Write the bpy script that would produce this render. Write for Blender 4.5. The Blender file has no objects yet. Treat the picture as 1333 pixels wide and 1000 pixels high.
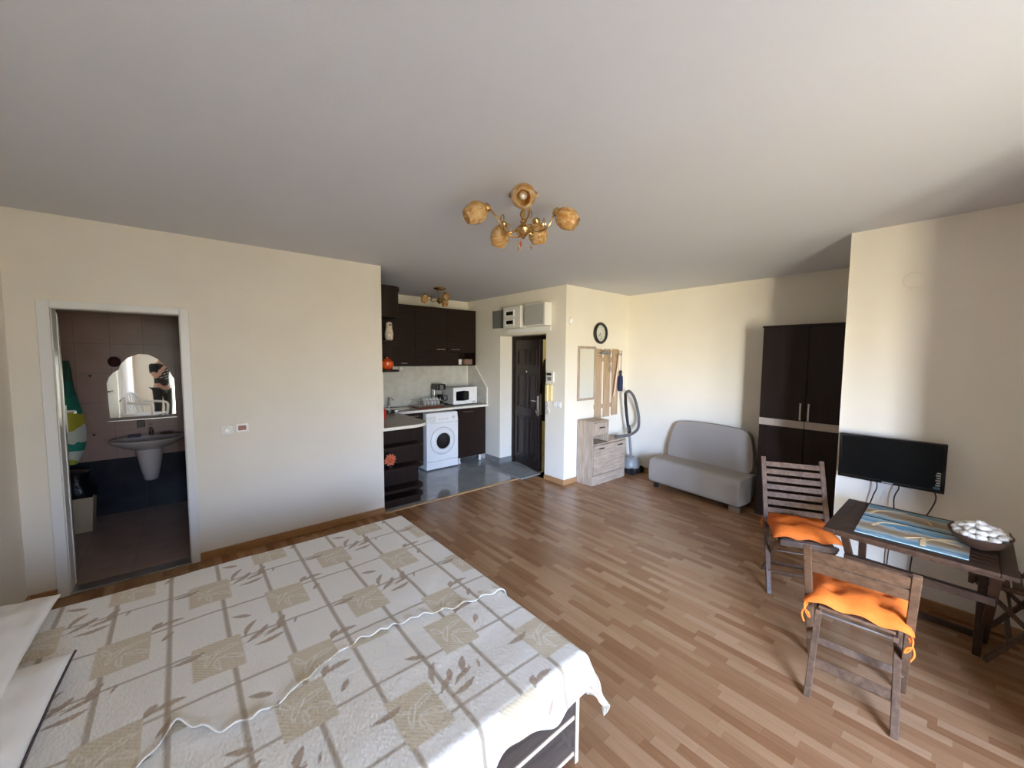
import bpy, bmesh, math, random
import numpy as np
from mathutils import Vector, Matrix
random.seed(7)
PI = math.pi
C = bpy.context.scene.collection

# ------------------------------------------------------------------ materials
MATS = {}
def nodes(name):
    m = bpy.data.materials.new(name); m.use_nodes = True
    nt = m.node_tree; b = nt.nodes['Principled BSDF']
    MATS[name] = m
    return m, nt, b
def N(nt, kind, **kw):
    n = nt.nodes.new(kind)
    for k, v in kw.items(): setattr(n, k, v)
    return n
def pal(name, col, rough=.5, metal=0, noise=0, scale=30, bump=0, bscale=None, stretch=None, **kw):
    m, nt, b = nodes(name)
    b.inputs['Base Color'].default_value = (*col, 1)
    b.inputs['Roughness'].default_value = rough
    b.inputs['Metallic'].default_value = metal
    for k, v in kw.items(): b.inputs[k].default_value = v
    if noise or bump:
        tc = N(nt, 'ShaderNodeTexCoord'); mp = N(nt, 'ShaderNodeMapping')
        nt.links.new(tc.outputs['Object'], mp.inputs['Vector'])
        if stretch: mp.inputs['Scale'].default_value = stretch
        nz = N(nt, 'ShaderNodeTexNoise'); nz.inputs['Scale'].default_value = scale; nz.inputs['Detail'].default_value = 6
        nt.links.new(mp.outputs[0], nz.inputs['Vector'])
        if noise:
            rp = N(nt, 'ShaderNodeValToRGB')
            rp.color_ramp.elements[0].position = .3; rp.color_ramp.elements[1].position = .7
            rp.color_ramp.elements[0].color = (*[c * (1 - noise) for c in col], 1)
            rp.color_ramp.elements[1].color = (*[min(1, c * (1 + noise)) for c in col], 1)
            nt.links.new(nz.outputs['Fac'], rp.inputs['Fac']); nt.links.new(rp.outputs[0], b.inputs['Base Color'])
        if bump:
            nb = nz
            if bscale:
                nb = N(nt, 'ShaderNodeTexNoise'); nb.inputs['Scale'].default_value = bscale; nb.inputs['Detail'].default_value = 3
                nt.links.new(tc.outputs['Object'], nb.inputs['Vector'])
            bp = N(nt, 'ShaderNodeBump'); bp.inputs['Strength'].default_value = bump; bp.inputs['Distance'].default_value = .01
            nt.links.new(nb.outputs['Fac'], bp.inputs['Height']); nt.links.new(bp.outputs[0], b.inputs['Normal'])
    return m
def wood(name, c1, c2, rough=.45, stretch=(2, 40, 40), scale=1.0, c3=None):
    m, nt, b = nodes(name)
    tc = N(nt, 'ShaderNodeTexCoord'); mp = N(nt, 'ShaderNodeMapping'); mp.inputs['Scale'].default_value = stretch
    nt.links.new(tc.outputs['Object'], mp.inputs['Vector'])
    nz = N(nt, 'ShaderNodeTexNoise'); nz.inputs['Scale'].default_value = scale; nz.inputs['Detail'].default_value = 8; nz.inputs['Roughness'].default_value = .65
    nz.inputs['Distortion'].default_value = .6
    nt.links.new(mp.outputs[0], nz.inputs['Vector'])
    rp = N(nt, 'ShaderNodeValToRGB'); e = rp.color_ramp.elements
    e[0].position = .3; e[1].position = .7; e[0].color = (*c1, 1); e[1].color = (*c2, 1)
    nt.links.new(nz.outputs['Fac'], rp.inputs['Fac']); nt.links.new(rp.outputs[0], b.inputs['Base Color'])
    b.inputs['Roughness'].default_value = rough; b.inputs['Specular IOR Level'].default_value = .3
    bp = N(nt, 'ShaderNodeBump'); bp.inputs['Strength'].default_value = .15; bp.inputs['Distance'].default_value = .003
    nt.links.new(nz.outputs['Fac'], bp.inputs['Height']); nt.links.new(bp.outputs[0], b.inputs['Normal'])
    return m

WALL = pal('wall_paint', (.80, .75, .655), .75, noise=.02, scale=3, bump=.08, bscale=120)
CEIL = pal('ceiling_paint', (.65, .665, .70), .8, noise=.012, scale=2, bump=.05, bscale=80)
WHITE = pal('white_gloss', (.88, .88, .87), .3)
FRAME = pal('door_frame_white', (.76, .76, .74), .35)
PLAST = pal('white_plastic', (.78, .77, .73), .4)
CREAMP = pal('aged_cream_plastic', (.78, .66, .34), .45)
CREAM = pal('cream_edging', (.84, .80, .70), .4)
DARKW = wood('wenge', (.010, .004, .0025), (.022, .0095, .0055), .5, (30, 30, 2.2))
DARKH = wood('wenge_horizontal', (.011, .0045, .003), (.024, .0105, .006), .5, (2.2, 30, 30))
WARD = wood('wardrobe_wenge', (.009, .0045, .0035), (.018, .009, .007), .5, (30, 30, 2.2))
OAK = wood('grey_oak', (.30, .225, .165), (.52, .42, .325), .55, (26, 26, 3), 1.3)
OAKH = wood('grey_oak_horizontal', (.30, .225, .165), (.52, .42, .325), .55, (4, 4, 26), 1.3)
BEECH = wood('rack_beech', (.36, .245, .15), (.54, .39, .255), .5, (30, 30, 3))
TABLEW = wood('stained_hardwood', (.022, .010, .0055), (.062, .031, .017), .42, (14, 14, 14), 2.2)
CHAIRW = wood('weathered_hardwood', (.044, .022, .012), (.12, .066, .036), .45, (12, 12, 12), 2.5)
BEDW = wood('bed_board_grey_brown', (.17, .125, .10), (.31, .24, .19), .5, (3, 26, 26), 1.3)
SKIRT = wood('oak_skirting', (.34, .17, .07), (.46, .26, .12), .4, (3, 3, 20), 2)
STRIP = wood('threshold_wood', (.50, .30, .14), (.62, .41, .21), .4, (4, 30, 30))
METAL = pal('brushed_metal', (.55, .53, .50), .3, 1)
CHROME = pal('chrome', (.75, .75, .75), .12, 1)
BRASS = pal('polished_brass', (.62, .42, .18), .22, 1)
BLACK = pal('black_plastic', (.012, .012, .013), .35)
BLACKG = pal('black_gloss', (.004, .004, .005), .12)
GREY = pal('grey_plastic', (.20, .20, .20), .45)
GREYM = pal('grey_painted_metal', (.19, .20, .19), .5)
LGREY = pal('light_grey', (.45, .45, .43), .5)
TAUPE = pal('taupe_upholstery', (.33, .29, .255), .95, noise=.08, scale=250, bump=.25)
ORANGE = pal('orange_cotton', (.58, .115, .005), .85, noise=.08, scale=60, bump=.2)
LINEN = pal('white_quilted_linen', (.80, .77, .73), .9, noise=.02, scale=8, bump=.12, bscale=22)
DARKPIPE = pal('dark_piping', (.06, .045, .05), .8)
WORK = pal('grey_brown_worktop', (.33, .295, .24), .35, noise=.12, scale=90)
STEEL = pal('stainless', (.62, .60, .56), .25, 1)
RED = pal('red_enamel', (.55, .025, .015), .35)
ORR = pal('orange_red_glaze', (.75, .10, .02), .25, noise=.5, scale=22)
POTW = pal('speckled_porcelain', (.65, .55, .45), .35, noise=.35, scale=30)
COATM = pal('black_cloth', (.012, .012, .014), .9)
NAVY = pal('navy_cloth', (.012, .022, .075), .8)
PINKY = pal('pale_pink_plastic', (.80, .58, .48), .4)
STONE = pal('white_pebble', (.72, .68, .62), .6, noise=.1, scale=18)
BOWLM = pal('dark_woven_bowl', (.07, .036, .022), .6, bump=.4, bscale=90)
SANIT = pal('sanitary_ceramic', (.70, .62, .57), .15)
BEIGE = pal('beige_bin', (.52, .40, .24), .5)
BAG = pal('black_bin_bag', (.004, .004, .006), .35, bump=.6, bscale=25)
SKIN = pal('skin', (.52, .30, .21), .55)
HAIR = pal('dark_hair', (.03, .018, .012), .7)
HALLW = pal('hall_paint', (.62, .58, .34), .8)
SILVER = pal('silver_band', (.42, .36, .30), .5, 0)

m, nt, b = nodes('amber_glass'); AMBER = m
tc = N(nt, 'ShaderNodeTexCoord'); nz = N(nt, 'ShaderNodeTexNoise'); nz.inputs['Scale'].default_value = 14; nz.inputs['Distortion'].default_value = 2.5
nt.links.new(tc.outputs['Object'], nz.inputs['Vector']); rp = N(nt, 'ShaderNodeValToRGB')
rp.color_ramp.elements[0].position = .38; rp.color_ramp.elements[0].color = (.66, .36, .11, 1); rp.color_ramp.elements[1].position = .62; rp.color_ramp.elements[1].color = (.95, .74, .42, 1)
nt.links.new(nz.outputs['Fac'], rp.inputs['Fac']); nt.links.new(rp.outputs[0], b.inputs['Base Color']); b.inputs['Roughness'].default_value = .10
b.inputs['Transmission Weight'].default_value = .6; b.inputs['IOR'].default_value = 1.3
m, nt, b = nodes('window_glass'); GLASS = m
b.inputs['Base Color'].default_value = (1, 1, 1, 1); b.inputs['Roughness'].default_value = 0
b.inputs['Transmission Weight'].default_value = 1; b.inputs['IOR'].default_value = 1.01
m, nt, b = nodes('mirror_glass'); MIRROR = m
b.inputs['Base Color'].default_value = (.86, .88, .86, 1); b.inputs['Metallic'].default_value = 1; b.inputs['Roughness'].default_value = .02

def mathn(nt, op, a, bb=None, c=None):
    n = N(nt, 'ShaderNodeMath', operation=op)
    for i, v in enumerate((a, bb, c)):
        if v is None: continue
        if isinstance(v, (int, float)): n.inputs[i].default_value = v
        else: nt.links.new(v, n.inputs[i])
    return n.outputs[0]
# three-strip laminate running away from the window
m, nt, b = nodes('laminate_floor'); FLOORM = m
tc = N(nt, 'ShaderNodeTexCoord'); sp = N(nt, 'ShaderNodeSeparateXYZ'); nt.links.new(tc.outputs['Object'], sp.inputs[0])
X, Y = sp.outputs['X'], sp.outputs['Y']
row = mathn(nt, 'FLOOR', mathn(nt, 'DIVIDE', X, .052))
wn = N(nt, 'ShaderNodeTexWhiteNoise', noise_dimensions='1D'); nt.links.new(row, wn.inputs['W'])
yy = mathn(nt, 'ADD', mathn(nt, 'DIVIDE', Y, .33), mathn(nt, 'MULTIPLY', wn.outputs['Value'], 7.3))
col = mathn(nt, 'FLOOR', yy)
wn2 = N(nt, 'ShaderNodeTexWhiteNoise', noise_dimensions='2D')
cb = N(nt, 'ShaderNodeCombineXYZ'); nt.links.new(row, cb.inputs[0]); nt.links.new(col, cb.inputs[1]); nt.links.new(cb.outputs[0], wn2.inputs['Vector'])
rp = N(nt, 'ShaderNodeValToRGB'); cr = rp.color_ramp
cr.elements[0].position = 0; cr.elements[0].color = (.245, .112, .048, 1)
cr.elements[1].position = 1; cr.elements[1].color = (.40, .228, .122, 1)
e = cr.elements.new(.35); e.color = (.295, .149, .070, 1)
e = cr.elements.new(.7); e.color = (.345, .186, .091, 1)
nt.links.new(wn2.outputs['Value'], rp.inputs['Fac'])
mp = N(nt, 'ShaderNodeMapping'); mp.inputs['Scale'].default_value = (70, 4, 1); nt.links.new(tc.outputs['Object'], mp.inputs['Vector'])
ofs = N(nt, 'ShaderNodeVectorMath', operation='ADD'); nt.links.new(mp.outputs[0], ofs.inputs[0]); nt.links.new(wn2.outputs['Color'], ofs.inputs[1])
gr = N(nt, 'ShaderNodeTexNoise'); gr.inputs['Scale'].default_value = 1.2; gr.inputs['Detail'].default_value = 7; gr.inputs['Roughness'].default_value = .7
nt.links.new(ofs.outputs[0], gr.inputs['Vector'])
mx = N(nt, 'ShaderNodeMix', data_type='RGBA', blend_type='MULTIPLY'); mx.inputs['Factor'].default_value = 1
gray = N(nt, 'ShaderNodeMapRange'); gray.inputs['To Min'].default_value = .68; gray.inputs['To Max'].default_value = 1.3
nt.links.new(gr.outputs['Fac'], gray.inputs['Value'])
nt.links.new(rp.outputs[0], mx.inputs[6]); nt.links.new(gray.outputs[0], mx.inputs[7])
fx = mathn(nt, 'FRACT', mathn(nt, 'DIVIDE', X, .052)); fy = mathn(nt, 'FRACT', yy)
seam = mathn(nt, 'MAXIMUM', mathn(nt, 'LESS_THAN', fx, .022), mathn(nt, 'LESS_THAN', fy, .005))
mx2 = N(nt, 'ShaderNodeMix', data_type='RGBA'); nt.links.new(mathn(nt, 'MULTIPLY', seam, .35), mx2.inputs['Factor'])
nt.links.new(mx.outputs[2], mx2.inputs[6]); mx2.inputs[7].default_value = (.10, .05, .025, 1)
nt.links.new(mx2.outputs[2], b.inputs['Base Color'])
b.inputs['Roughness'].default_value = .27; b.inputs['Specular IOR Level'].default_value = .5

def tiles(name, c1, c2, grout, w, h, rough, axes='XY', gw=.004, off=(0, 0), nsc=6, nz_amt=.15):
    m, nt, b = nodes(name)
    tc = N(nt, 'ShaderNodeTexCoord'); sp = N(nt, 'ShaderNodeSeparateXYZ'); nt.links.new(tc.outputs['Object'], sp.inputs[0])
    A = mathn(nt, 'ADD', sp.outputs[axes[0]], off[0]); B = mathn(nt, 'ADD', sp.outputs[axes[1]], off[1])
    fa = mathn(nt, 'FRACT', mathn(nt, 'DIVIDE', A, w)); fb = mathn(nt, 'FRACT', mathn(nt, 'DIVIDE', B, h))
    g = mathn(nt, 'MAXIMUM', mathn(nt, 'LESS_THAN', fa, gw / w), mathn(nt, 'LESS_THAN', fb, gw / h))
    nz = N(nt, 'ShaderNodeTexNoise'); nz.inputs['Scale'].default_value = nsc; nz.inputs['Detail'].default_value = 6
    nt.links.new(tc.outputs['Object'], nz.inputs['Vector'])
    rp = N(nt, 'ShaderNodeValToRGB'); rp.color_ramp.elements[0].position = .35; rp.color_ramp.elements[1].position = .65
    rp.color_ramp.elements[0].color = (*c1, 1); rp.color_ramp.elements[1].color = (*c2, 1); nt.links.new(nz.outputs['Fac'], rp.inputs['Fac'])
    mx = N(nt, 'ShaderNodeMix', data_type='RGBA'); nt.links.new(g, mx.inputs['Factor']); nt.links.new(rp.outputs[0], mx.inputs[6]); mx.inputs[7].default_value = (*grout, 1)
    nt.links.new(mx.outputs[2], b.inputs['Base Color']); b.inputs['Roughness'].default_value = rough
    return m
KTILE = tiles('kitchen_floor_tile', (.30, .305, .295), (.36, .36, .35), (.2, .2, .195), .60, .60, .07, off=(.1, .25), gw=.003)
KSKIRT = tiles('kitchen_tile_skirting', (.20, .20, .19), (.25, .25, .235), (.14, .14, .13), .6, .6, .15, axes='YZ')
BTILE = tiles('bathroom_pink_tile', (.30, .18, .145), (.35, .215, .175), (.17, .12, .10), .25, .30, .3, axes='XZ', off=(1.03, .02))
BTILEY = tiles('bathroom_pink_tile_side', (.30, .205, .175), (.35, .245, .21), (.17, .12, .10), .25, .30, .3, axes='YZ', off=(.0, .02))
BDARK = tiles('bathroom_dark_tile', (.012, .014, .020), (.022, .024, .032), (.045, .047, .05), .40, .62, .2, axes='XZ', off=(1.12, 0))
BDARKY = tiles('bathroom_dark_tile_side', (.012, .014, .020), (.022, .024, .032), (.045, .047, .05), .40, .62, .2, axes='YZ')
BFLOOR = tiles('bathroom_floor_tile', (.34, .235, .19), (.40, .28, .235), (.22, .16, .13), .33, .33, .35)
SPLASH = pal('stone_look_backsplash', (.62, .60, .52), .35, noise=.10, scale=9)
MATT = pal('grey_woven_doormat', (.30, .30, .29), .95, noise=.35, scale=45, bump=.5)

m, nt, b = nodes('woven_bedspread'); QUILT = m
at = N(nt, 'ShaderNodeAttribute', attribute_name='weave'); nt.links.new(at.outputs['Color'], b.inputs['Base Color'])
b.inputs['Roughness'].default_value = .9; b.inputs['Sheen Weight'].default_value = .15
at2 = N(nt, 'ShaderNodeAttribute', attribute_name='flat')
vo = N(nt, 'ShaderNodeTexVoronoi'); vo.inputs['Scale'].default_value = 105
mpq = N(nt, 'ShaderNodeMapping'); mpq.inputs['Scale'].default_value = (1, .6, 1); nt.links.new(at2.outputs['Vector'], mpq.inputs['Vector'])
nt.links.new(mpq.outputs[0], vo.inputs['Vector'])
bp = N(nt, 'ShaderNodeBump'); bp.inputs['Strength'].default_value = .55; bp.inputs['Distance'].default_value = .004
nt.links.new(vo.outputs['Distance'], bp.inputs['Height']); nt.links.new(bp.outputs[0], b.inputs['Normal'])

# ------------------------------------------------------------------ mesh helpers
class MB:
    def __init__(s): s.bm = bmesh.new(); s.k = 0
    def _t(s, f):
        n0 = len(s.bm.faces); f()
        s.bm.faces.ensure_lookup_table()
        for i in range(n0, len(s.bm.faces)): s.bm.faces[i].material_index = s.k
    def mat(s, k): s.k = k; return s
    def box(s, x0, x1, y0, y1, z0, z1, M=None):
        def f():
            p = [(x, y, z) for x in (x0, x1) for y in (y0, y1) for z in (z0, z1)]
            v = [s.bm.verts.new(M @ Vector(q) if M else q) for q in p]
            for q in ((0,1,3,2),(4,6,7,5),(0,4,5,1),(2,3,7,6),(0,2,6,4),(1,5,7,3)): s.bm.faces.new([v[i] for i in q])
        s._t(f); return s
    def bar(s, p0, p1, w, h, up=(0, 0, 1)):
        p0, p1 = Vector(p0), Vector(p1); d = p1 - p0; L = d.length; d.normalize(); u = Vector(up)
        x = d.cross(u)
        if x.length < 1e-4: x = d.cross(Vector((1, 0, 0)))
        x.normalize(); y = x.cross(d)
        M = Matrix((x, d, y)).transposed().to_4x4(); M.translation = p0
        return s.box(-w/2, w/2, 0, L, -h/2, h/2, M)
    def rings(s, rings, cap=True, closed=False):
        def f():
            R = [[s.bm.verts.new(p) for p in r] for r in rings]; n = len(R[0])
            rr = R + ([R[0]] if closed else [])
            for a, c in zip(rr, rr[1:]):
                for i in range(n): s.bm.faces.new((a[i], a[(i+1) % n], c[(i+1) % n], c[i]))
            if cap and not closed: s.bm.faces.new(R[0][::-1]); s.bm.faces.new(R[-1])
        s._t(f); return s
    def tube(s, pts, r, seg=10, closed=False, cap=True):
        pts = [Vector(p) for p in pts]; n = len(pts); rs = r if isinstance(r, (list, tuple)) else [r]*n
        out = []; ref = None
        for i, p in enumerate(pts):
            a = pts[(i-1) % n] if (i or closed) else p; c = pts[(i+1) % n] if (i < n-1 or closed) else p
            d = (c - a).normalized()
            if ref is None:
                ref = d.orthogonal().normalized()
            ref = (ref - d*ref.dot(d)).normalized(); q = d.cross(ref)
            out.append([p + (ref*math.cos(t) + q*math.sin(t))*rs[i] for t in [2*PI*k/seg for k in range(seg)]])
        return s.rings(out, cap, closed)
    def cyl(s, p0, p1, r0, r1=None, seg=20): return s.tube([p0, p1], [r0, r0 if r1 is None else r1], seg)
    def lathe(s, prof, c=(0, 0, 0), seg=24, M=None, cap=True, sx=1, sy=1):
        out = []
        for r, z in prof:
            ring = [Vector((r*math.cos(2*PI*k/seg)*sx, r*math.sin(2*PI*k/seg)*sy, z)) for k in range(seg)]
            out.append([(M @ p if M else p) + Vector(c) for p in ring])
        return s.rings(out, cap)
    def ball(s, c, r, seg=16, ring=10, M=None, jit=0):
        if isinstance(r, (int, float)): r = (r, r, r)
        prof = []
        out = []
        for i in range(1, ring):
            t = PI*i/ring
            out.append([Vector(((M @ Vector((r[0]*math.sin(t)*math.cos(a), r[1]*math.sin(t)*math.sin(a), -r[2]*math.cos(t)))) if M else
                        Vector((r[0]*math.sin(t)*math.cos(a), r[1]*math.sin(t)*math.sin(a), -r[2]*math.cos(t))))) + Vector(c)
                        for a in [2*PI*k/seg for k in range(seg)]])
        return s.rings(out, True)
    def prism(s, poly, lo, hi, axis='z', holes=None):
        def P(a, c, t): return {'z': (a, c, t), 'y': (a, t, c), 'x': (t, a, c)}[axis]
        def f():
            A = [s.bm.verts.new(P(a, c, lo)) for a, c in poly]; B = [s.bm.verts.new(P(a, c, hi)) for a, c in poly]
            n = len(poly)
            s.bm.faces.new(A[::-1]); s.bm.faces.new(B)
            for i in range(n): s.bm.faces.new((A[i], A[(i+1) % n], B[(i+1) % n], B[i]))
        s._t(f); return s
    def frame(s, a0, a1, c0, c1, w, lo, hi, axis='y'):
        # rectangular ring made of four bars in the plane across `axis`
        def bx(p0, p1, q0, q1):
            if axis == 'y': s.box(p0, p1, lo, hi, q0, q1)
            elif axis == 'x': s.box(lo, hi, p0, p1, q0, q1)
            else: s.box(p0, p1, q0, q1, lo, hi)
        bx(a0, a1, c0, c0+w); bx(a0, a1, c1-w, c1); bx(a0, a0+w, c0+w, c1-w); bx(a1-w, a1, c0+w, c1-w)
        return s

ROOT = {}
def build(name, mb, mats, parent=None, bevel=0, smooth=40, world=False, bseg=2, subsurf=0, solid=0):
    if not isinstance(mats, (list, tuple)): mats = [mats]
    bm = mb.bm
    bmesh.ops.recalc_face_normals(bm, faces=bm.faces)
    if parent is not None and world:
        bm.transform(ROOT[parent].inverted())
    elif parent is None and not getattr(mb, 'keep', False):
        pass
    me = bpy.data.meshes.new(name); bm.to_mesh(me); bm.free()
    for mm in mats: me.materials.append(mm)
    if smooth:
        me.shade_smooth()
        me.set_sharp_from_angle(angle=math.radians(smooth))
    o = bpy.data.objects.new(name, me); C.objects.link(o)
    if parent is not None:
        o.parent = parent; ROOT[o] = ROOT[parent]
    else: ROOT[o] = Matrix.Identity(4)
    if solid:
        md = o.modifiers.new('thickness', 'SOLIDIFY'); md.thickness = solid; md.offset = -1
    if bevel:
        md = o.modifiers.new('bevel', 'BEVEL'); md.width = bevel; md.segments = bseg; md.limit_method = 'ANGLE'; md.angle_limit = math.radians(40)
        md.harden_normals = True
    if subsurf:
        md = o.modifiers.new('sub', 'SUBSURF'); md.levels = subsurf; md.render_levels = subsurf
    return o
def tag(o, label, cat, group=None, kind=None):
    o['label'] = label; o['category'] = cat
    if group: o['group'] = group
    if kind: o['kind'] = kind
    return o
def thing(name, label, cat, loc=(0, 0, 0), rz=0, group=None, M=None):
    o = bpy.data.objects.new(name, None); C.objects.link(o); o.empty_display_size = .05
    mw = M if M else Matrix.Translation(loc) @ Matrix.Rotation(rz, 4, 'Z')
    o.matrix_world = mw; ROOT[o] = mw.copy()
    return tag(o, label, cat, group)
def struct(name, mb, m, **kw):
    o = build(name, mb, m, **kw)
    if not kw.get('parent'): o['kind'] = 'structure'
    return o
def lab(o, s): o['label'] = s; return o
def box(*a): return MB().box(*a)

# ------------------------------------------------------------------ camera (fixed by the room's vanishing lines)
yaw, pitch, roll, CF, CH = .7041, .0700, .0069, 511.11, 1.6831
fd = Vector((math.sin(yaw)*math.cos(pitch), math.cos(yaw)*math.cos(pitch), -math.sin(pitch)))
rt = Vector((math.cos(yaw), -math.sin(yaw), 0)); up = rt.cross(fd)
r2 = rt*math.cos(roll) + up*math.sin(roll); u2 = -rt*math.sin(roll) + up*math.cos(roll)
cam = bpy.data.cameras.new('camera'); co = bpy.data.objects.new('camera', cam); C.objects.link(co)
Mc = Matrix((r2, u2, -fd)).transposed().to_4x4(); Mc.translation = (0, 0, CH); co.matrix_world = Mc
cam.sensor_fit = 'HORIZONTAL'; cam.sensor_width = 36; cam.lens = 36*CF/1333; cam.clip_start = .02
bpy.context.scene.camera = co

# ------------------------------------------------------------------ the room
H = 2.6; UL = -.83; VA = 4.0; U0 = 1.62; U1 = 3.794; VC = 3.41; U2 = 5.19; U3 = 3.80; VP = .64; VK = 5.655; VB = -1.55; VS = -.62; US = 2.2
WX0, WX1, WZ0, WZ1 = -.25, 1.30, .05, 2.2           # the balcony door and window behind the camera
BX0, BX1, BY1 = -1.05, 1.5, 5.75
struct('floor', MB().box(UL, U2, VB, VA, -.1, 0), FLOORM, smooth=0)
struct('floor_kitchen', MB().box(U0, U1, VA, VK, -.1, 0).box(U1, 5.4, VC+.34, VK, -.1, 0), KTILE, smooth=0)
struct('floor_bathroom', MB().box(BX0, BX1, VA, BY1, -.1, .01), BFLOOR, smooth=0)
struct('ceiling', MB().box(UL-.3, 5.5, VB-.3, 5.9, H, H+.1), CEIL, smooth=0)
DL, DR, DH = -.638, .02, 1.99
struct('wall_left', MB().box(UL-.12, DL, VA, VA+.12, 0, H).box(DR, U0, VA, VA+.12, 0, H).box(DL, DR, VA, VA+.12, DH, H)
       .box(U0-.12, U0, VA+.12, VK+.1, 0, H), WALL, smooth=0)
struct('wall_bed_end', box(UL-.12, UL, VB-.3, VA, 0, H), WALL, smooth=0)
struct('wall_kitchen', box(U0, 4.1, VK, VK+.12, 0, H), WALL, smooth=0)
EV0, EV1, EH = 3.762, 4.752, 1.995
struct('wall_entrance', MB().box(U1, 4.09, EV1, VK, 0, H).box(U1, 4.09, VC, EV0, 0, H).box(U1, 4.09, EV0, EV1, EH, H), WALL, smooth=0)
struct('wall_clock', box(4.09, U2+.12, VC, VC+.15, 0, H), WALL, smooth=0)
struct('wall_sofa', box(U2, U2+.12, VP-.1, VC, 0, H), WALL, smooth=0)
struct('wall_television', box(U3, U2+.12, VS-.15, VP, 0, H), WALL, smooth=0)
struct('wall_window', MB().box(UL, WX0, VB-.28, VB, 0, H).box(WX1, US+.15, VB-.28, VB, 0, H).box(US, US+.15, VB, VS, 0, H).box(US+.15, U3, VS-.15, VS, 0, H).box(WX0, WX1, VB-.28, VB, WZ1, H)
       .box(WX0, WX1, VB-.28, VB, 0, WZ0), WALL, smooth=0)
struct('wall_hallway', MB().box(5.4, 5.5, 3.5, VK+.1, 0, H).box(4.1, 5.5, VK, VK+.1, 0, H).box(4.1, 5.4, VC+.15, VC+.2, 0, H), HALLW, smooth=0)
# bathroom shell: dark tiles up to 0.59 m, pink tiles above
struct('wall_bathroom_back', MB().mat(0).box(BX0, BX1, BY1, BY1+.1, .59, H).mat(1).box(BX0, BX1, BY1-.006, BY1+.1, 0, .59), [BTILE, BDARK], smooth=0)
struct('wall_bathroom_left', MB().mat(0).box(BX0-.1, BX0, VA+.1, BY1+.1, .59, H).mat(1).box(BX0-.1, BX0+.006, VA+.1, BY1+.1, 0, .59), [BTILEY, BDARKY], smooth=0)
struct('wall_bathroom_right', box(BX1-.06, BX1, VA+.12, BY1, 0, H), BTILEY, smooth=0)
struct('wall_bathroom_front', MB().box(BX0, DL-.01, VA+.12, VA+.13, 0, H).box(DR+.01, BX1, VA+.12, VA+.13, 0, H), BTILE, smooth=0)
# balcony opening: frame, sashes and panes
w = struct('window_1', MB().frame(WX0, WX1, WZ0, WZ1, .06, VB-.26, VB-.19).box(.49, .56, VB-.26, VB-.19, WZ0, WZ1), WHITE, bevel=.004)
build('window_frame', MB().frame(WX0+.06, .49, WZ0+.06, WZ1-.06, .07, VB-.25, VB-.2).frame(.56, WX1-.06, WZ0+.06, WZ1-.06, .07, VB-.25, VB-.2), WHITE, w)
struct('floor_balcony', MB().box(-1.3, 2.6, VB-1.5, VB-.28, -.15, -.02), LGREY, smooth=0)
struct('added_shade_slab', MB().box(-1.3, 2.6, VB-1.5, VB-.28, 2.5, 2.65), CEIL, smooth=0)  # unseen slab added outside to cut off the steep sky light
# baseboards
bh = .068
struct('baseboard_left', MB().box(.075, U0, VA-.016, VA, 0, bh).box(UL, -.70, VA-.016, VA, 0, bh), SKIRT, bevel=.004)
struct('baseboard_bed_end', box(UL, UL+.016, VB, VA-.016, 0, bh), SKIRT, bevel=.004)
struct('baseboard_clock', MB().box(U1-.016, U1, VC-.016, EV0, 0, bh).box(U1, U2, VC-.016, VC, 0, bh), SKIRT, bevel=.004)
struct('baseboard_sofa', box(U2-.016, U2, VP, VC-.016, 0, bh), SKIRT, bevel=.004)
struct('baseboard_television', MB().box(U3-.016, U3, VS, VP+.016, 0, bh).box(U3, U2-.016, VP, VP+.016, 0, bh), SKIRT, bevel=.004)
struct('baseboard_window', MB().box(UL+.016, WX0, VB, VB+.016, 0, bh).box(WX1, US, VB, VB+.016, 0, bh).box(US-.016, US, VB+.016, VS+.016, 0, bh).box(US, U3-.016, VS, VS+.016, 0, bh), SKIRT, bevel=.004)
struct('baseboard_entrance', MB().box(U1-.01, U1, EV1, 5.12, 0, .09).box(U1-.01, U1+.29, EV1-.01, EV1, 0, .09), KSKIRT, smooth=0)
struct('trim_1', box(U0, U1+.05, VA-.03, VA+.012, 0, .008), STRIP, bevel=.003)
struct('trim_2', box(DL, DR, VA-.02, VA+.10, 0, .014), METAL, bevel=.003)

# ------------------------------------------------------------------ bathroom door: frame, open leaf with handle
d = struct('door_1', MB().box(-.697, DL, VA-.018, VA, 0, 2.035).box(DR, .075, VA-.018, VA, 0, 2.035).box(DL, DR, VA-.018, VA, DH, 2.035)
           .box(DL-.001, DL+.006, VA, VA+.13, 0, DH).box(DR-.006, DR+.001, VA, VA+.13, 0, DH).box(DL, DR, VA, VA+.13, DH-.006, DH+.001), FRAME, bevel=.006)
Ml = Matrix.Translation((DL+.012, VA+.13, 0)) @ Matrix.Rotation(math.radians(98.0), 4, 'Z')
leaf = build('door_leaf', MB().box(0, .60, 0, .04, .015, 1.965, Ml), FRAME, d, bevel=.004)
hd = MB().box(.52, .56, -.008, 0, 1.05, 1.27, Ml); hd.tube([Ml @ Vector(p) for p in ((.54, 0, 1.22), (.54, -.045, 1.22), (.50, -.05, 1.22), (.42, -.05, 1.22))], .009, 8)
lab(build('door_handle', hd, PLAST, leaf), 'white lever handle on a long plate')
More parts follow.
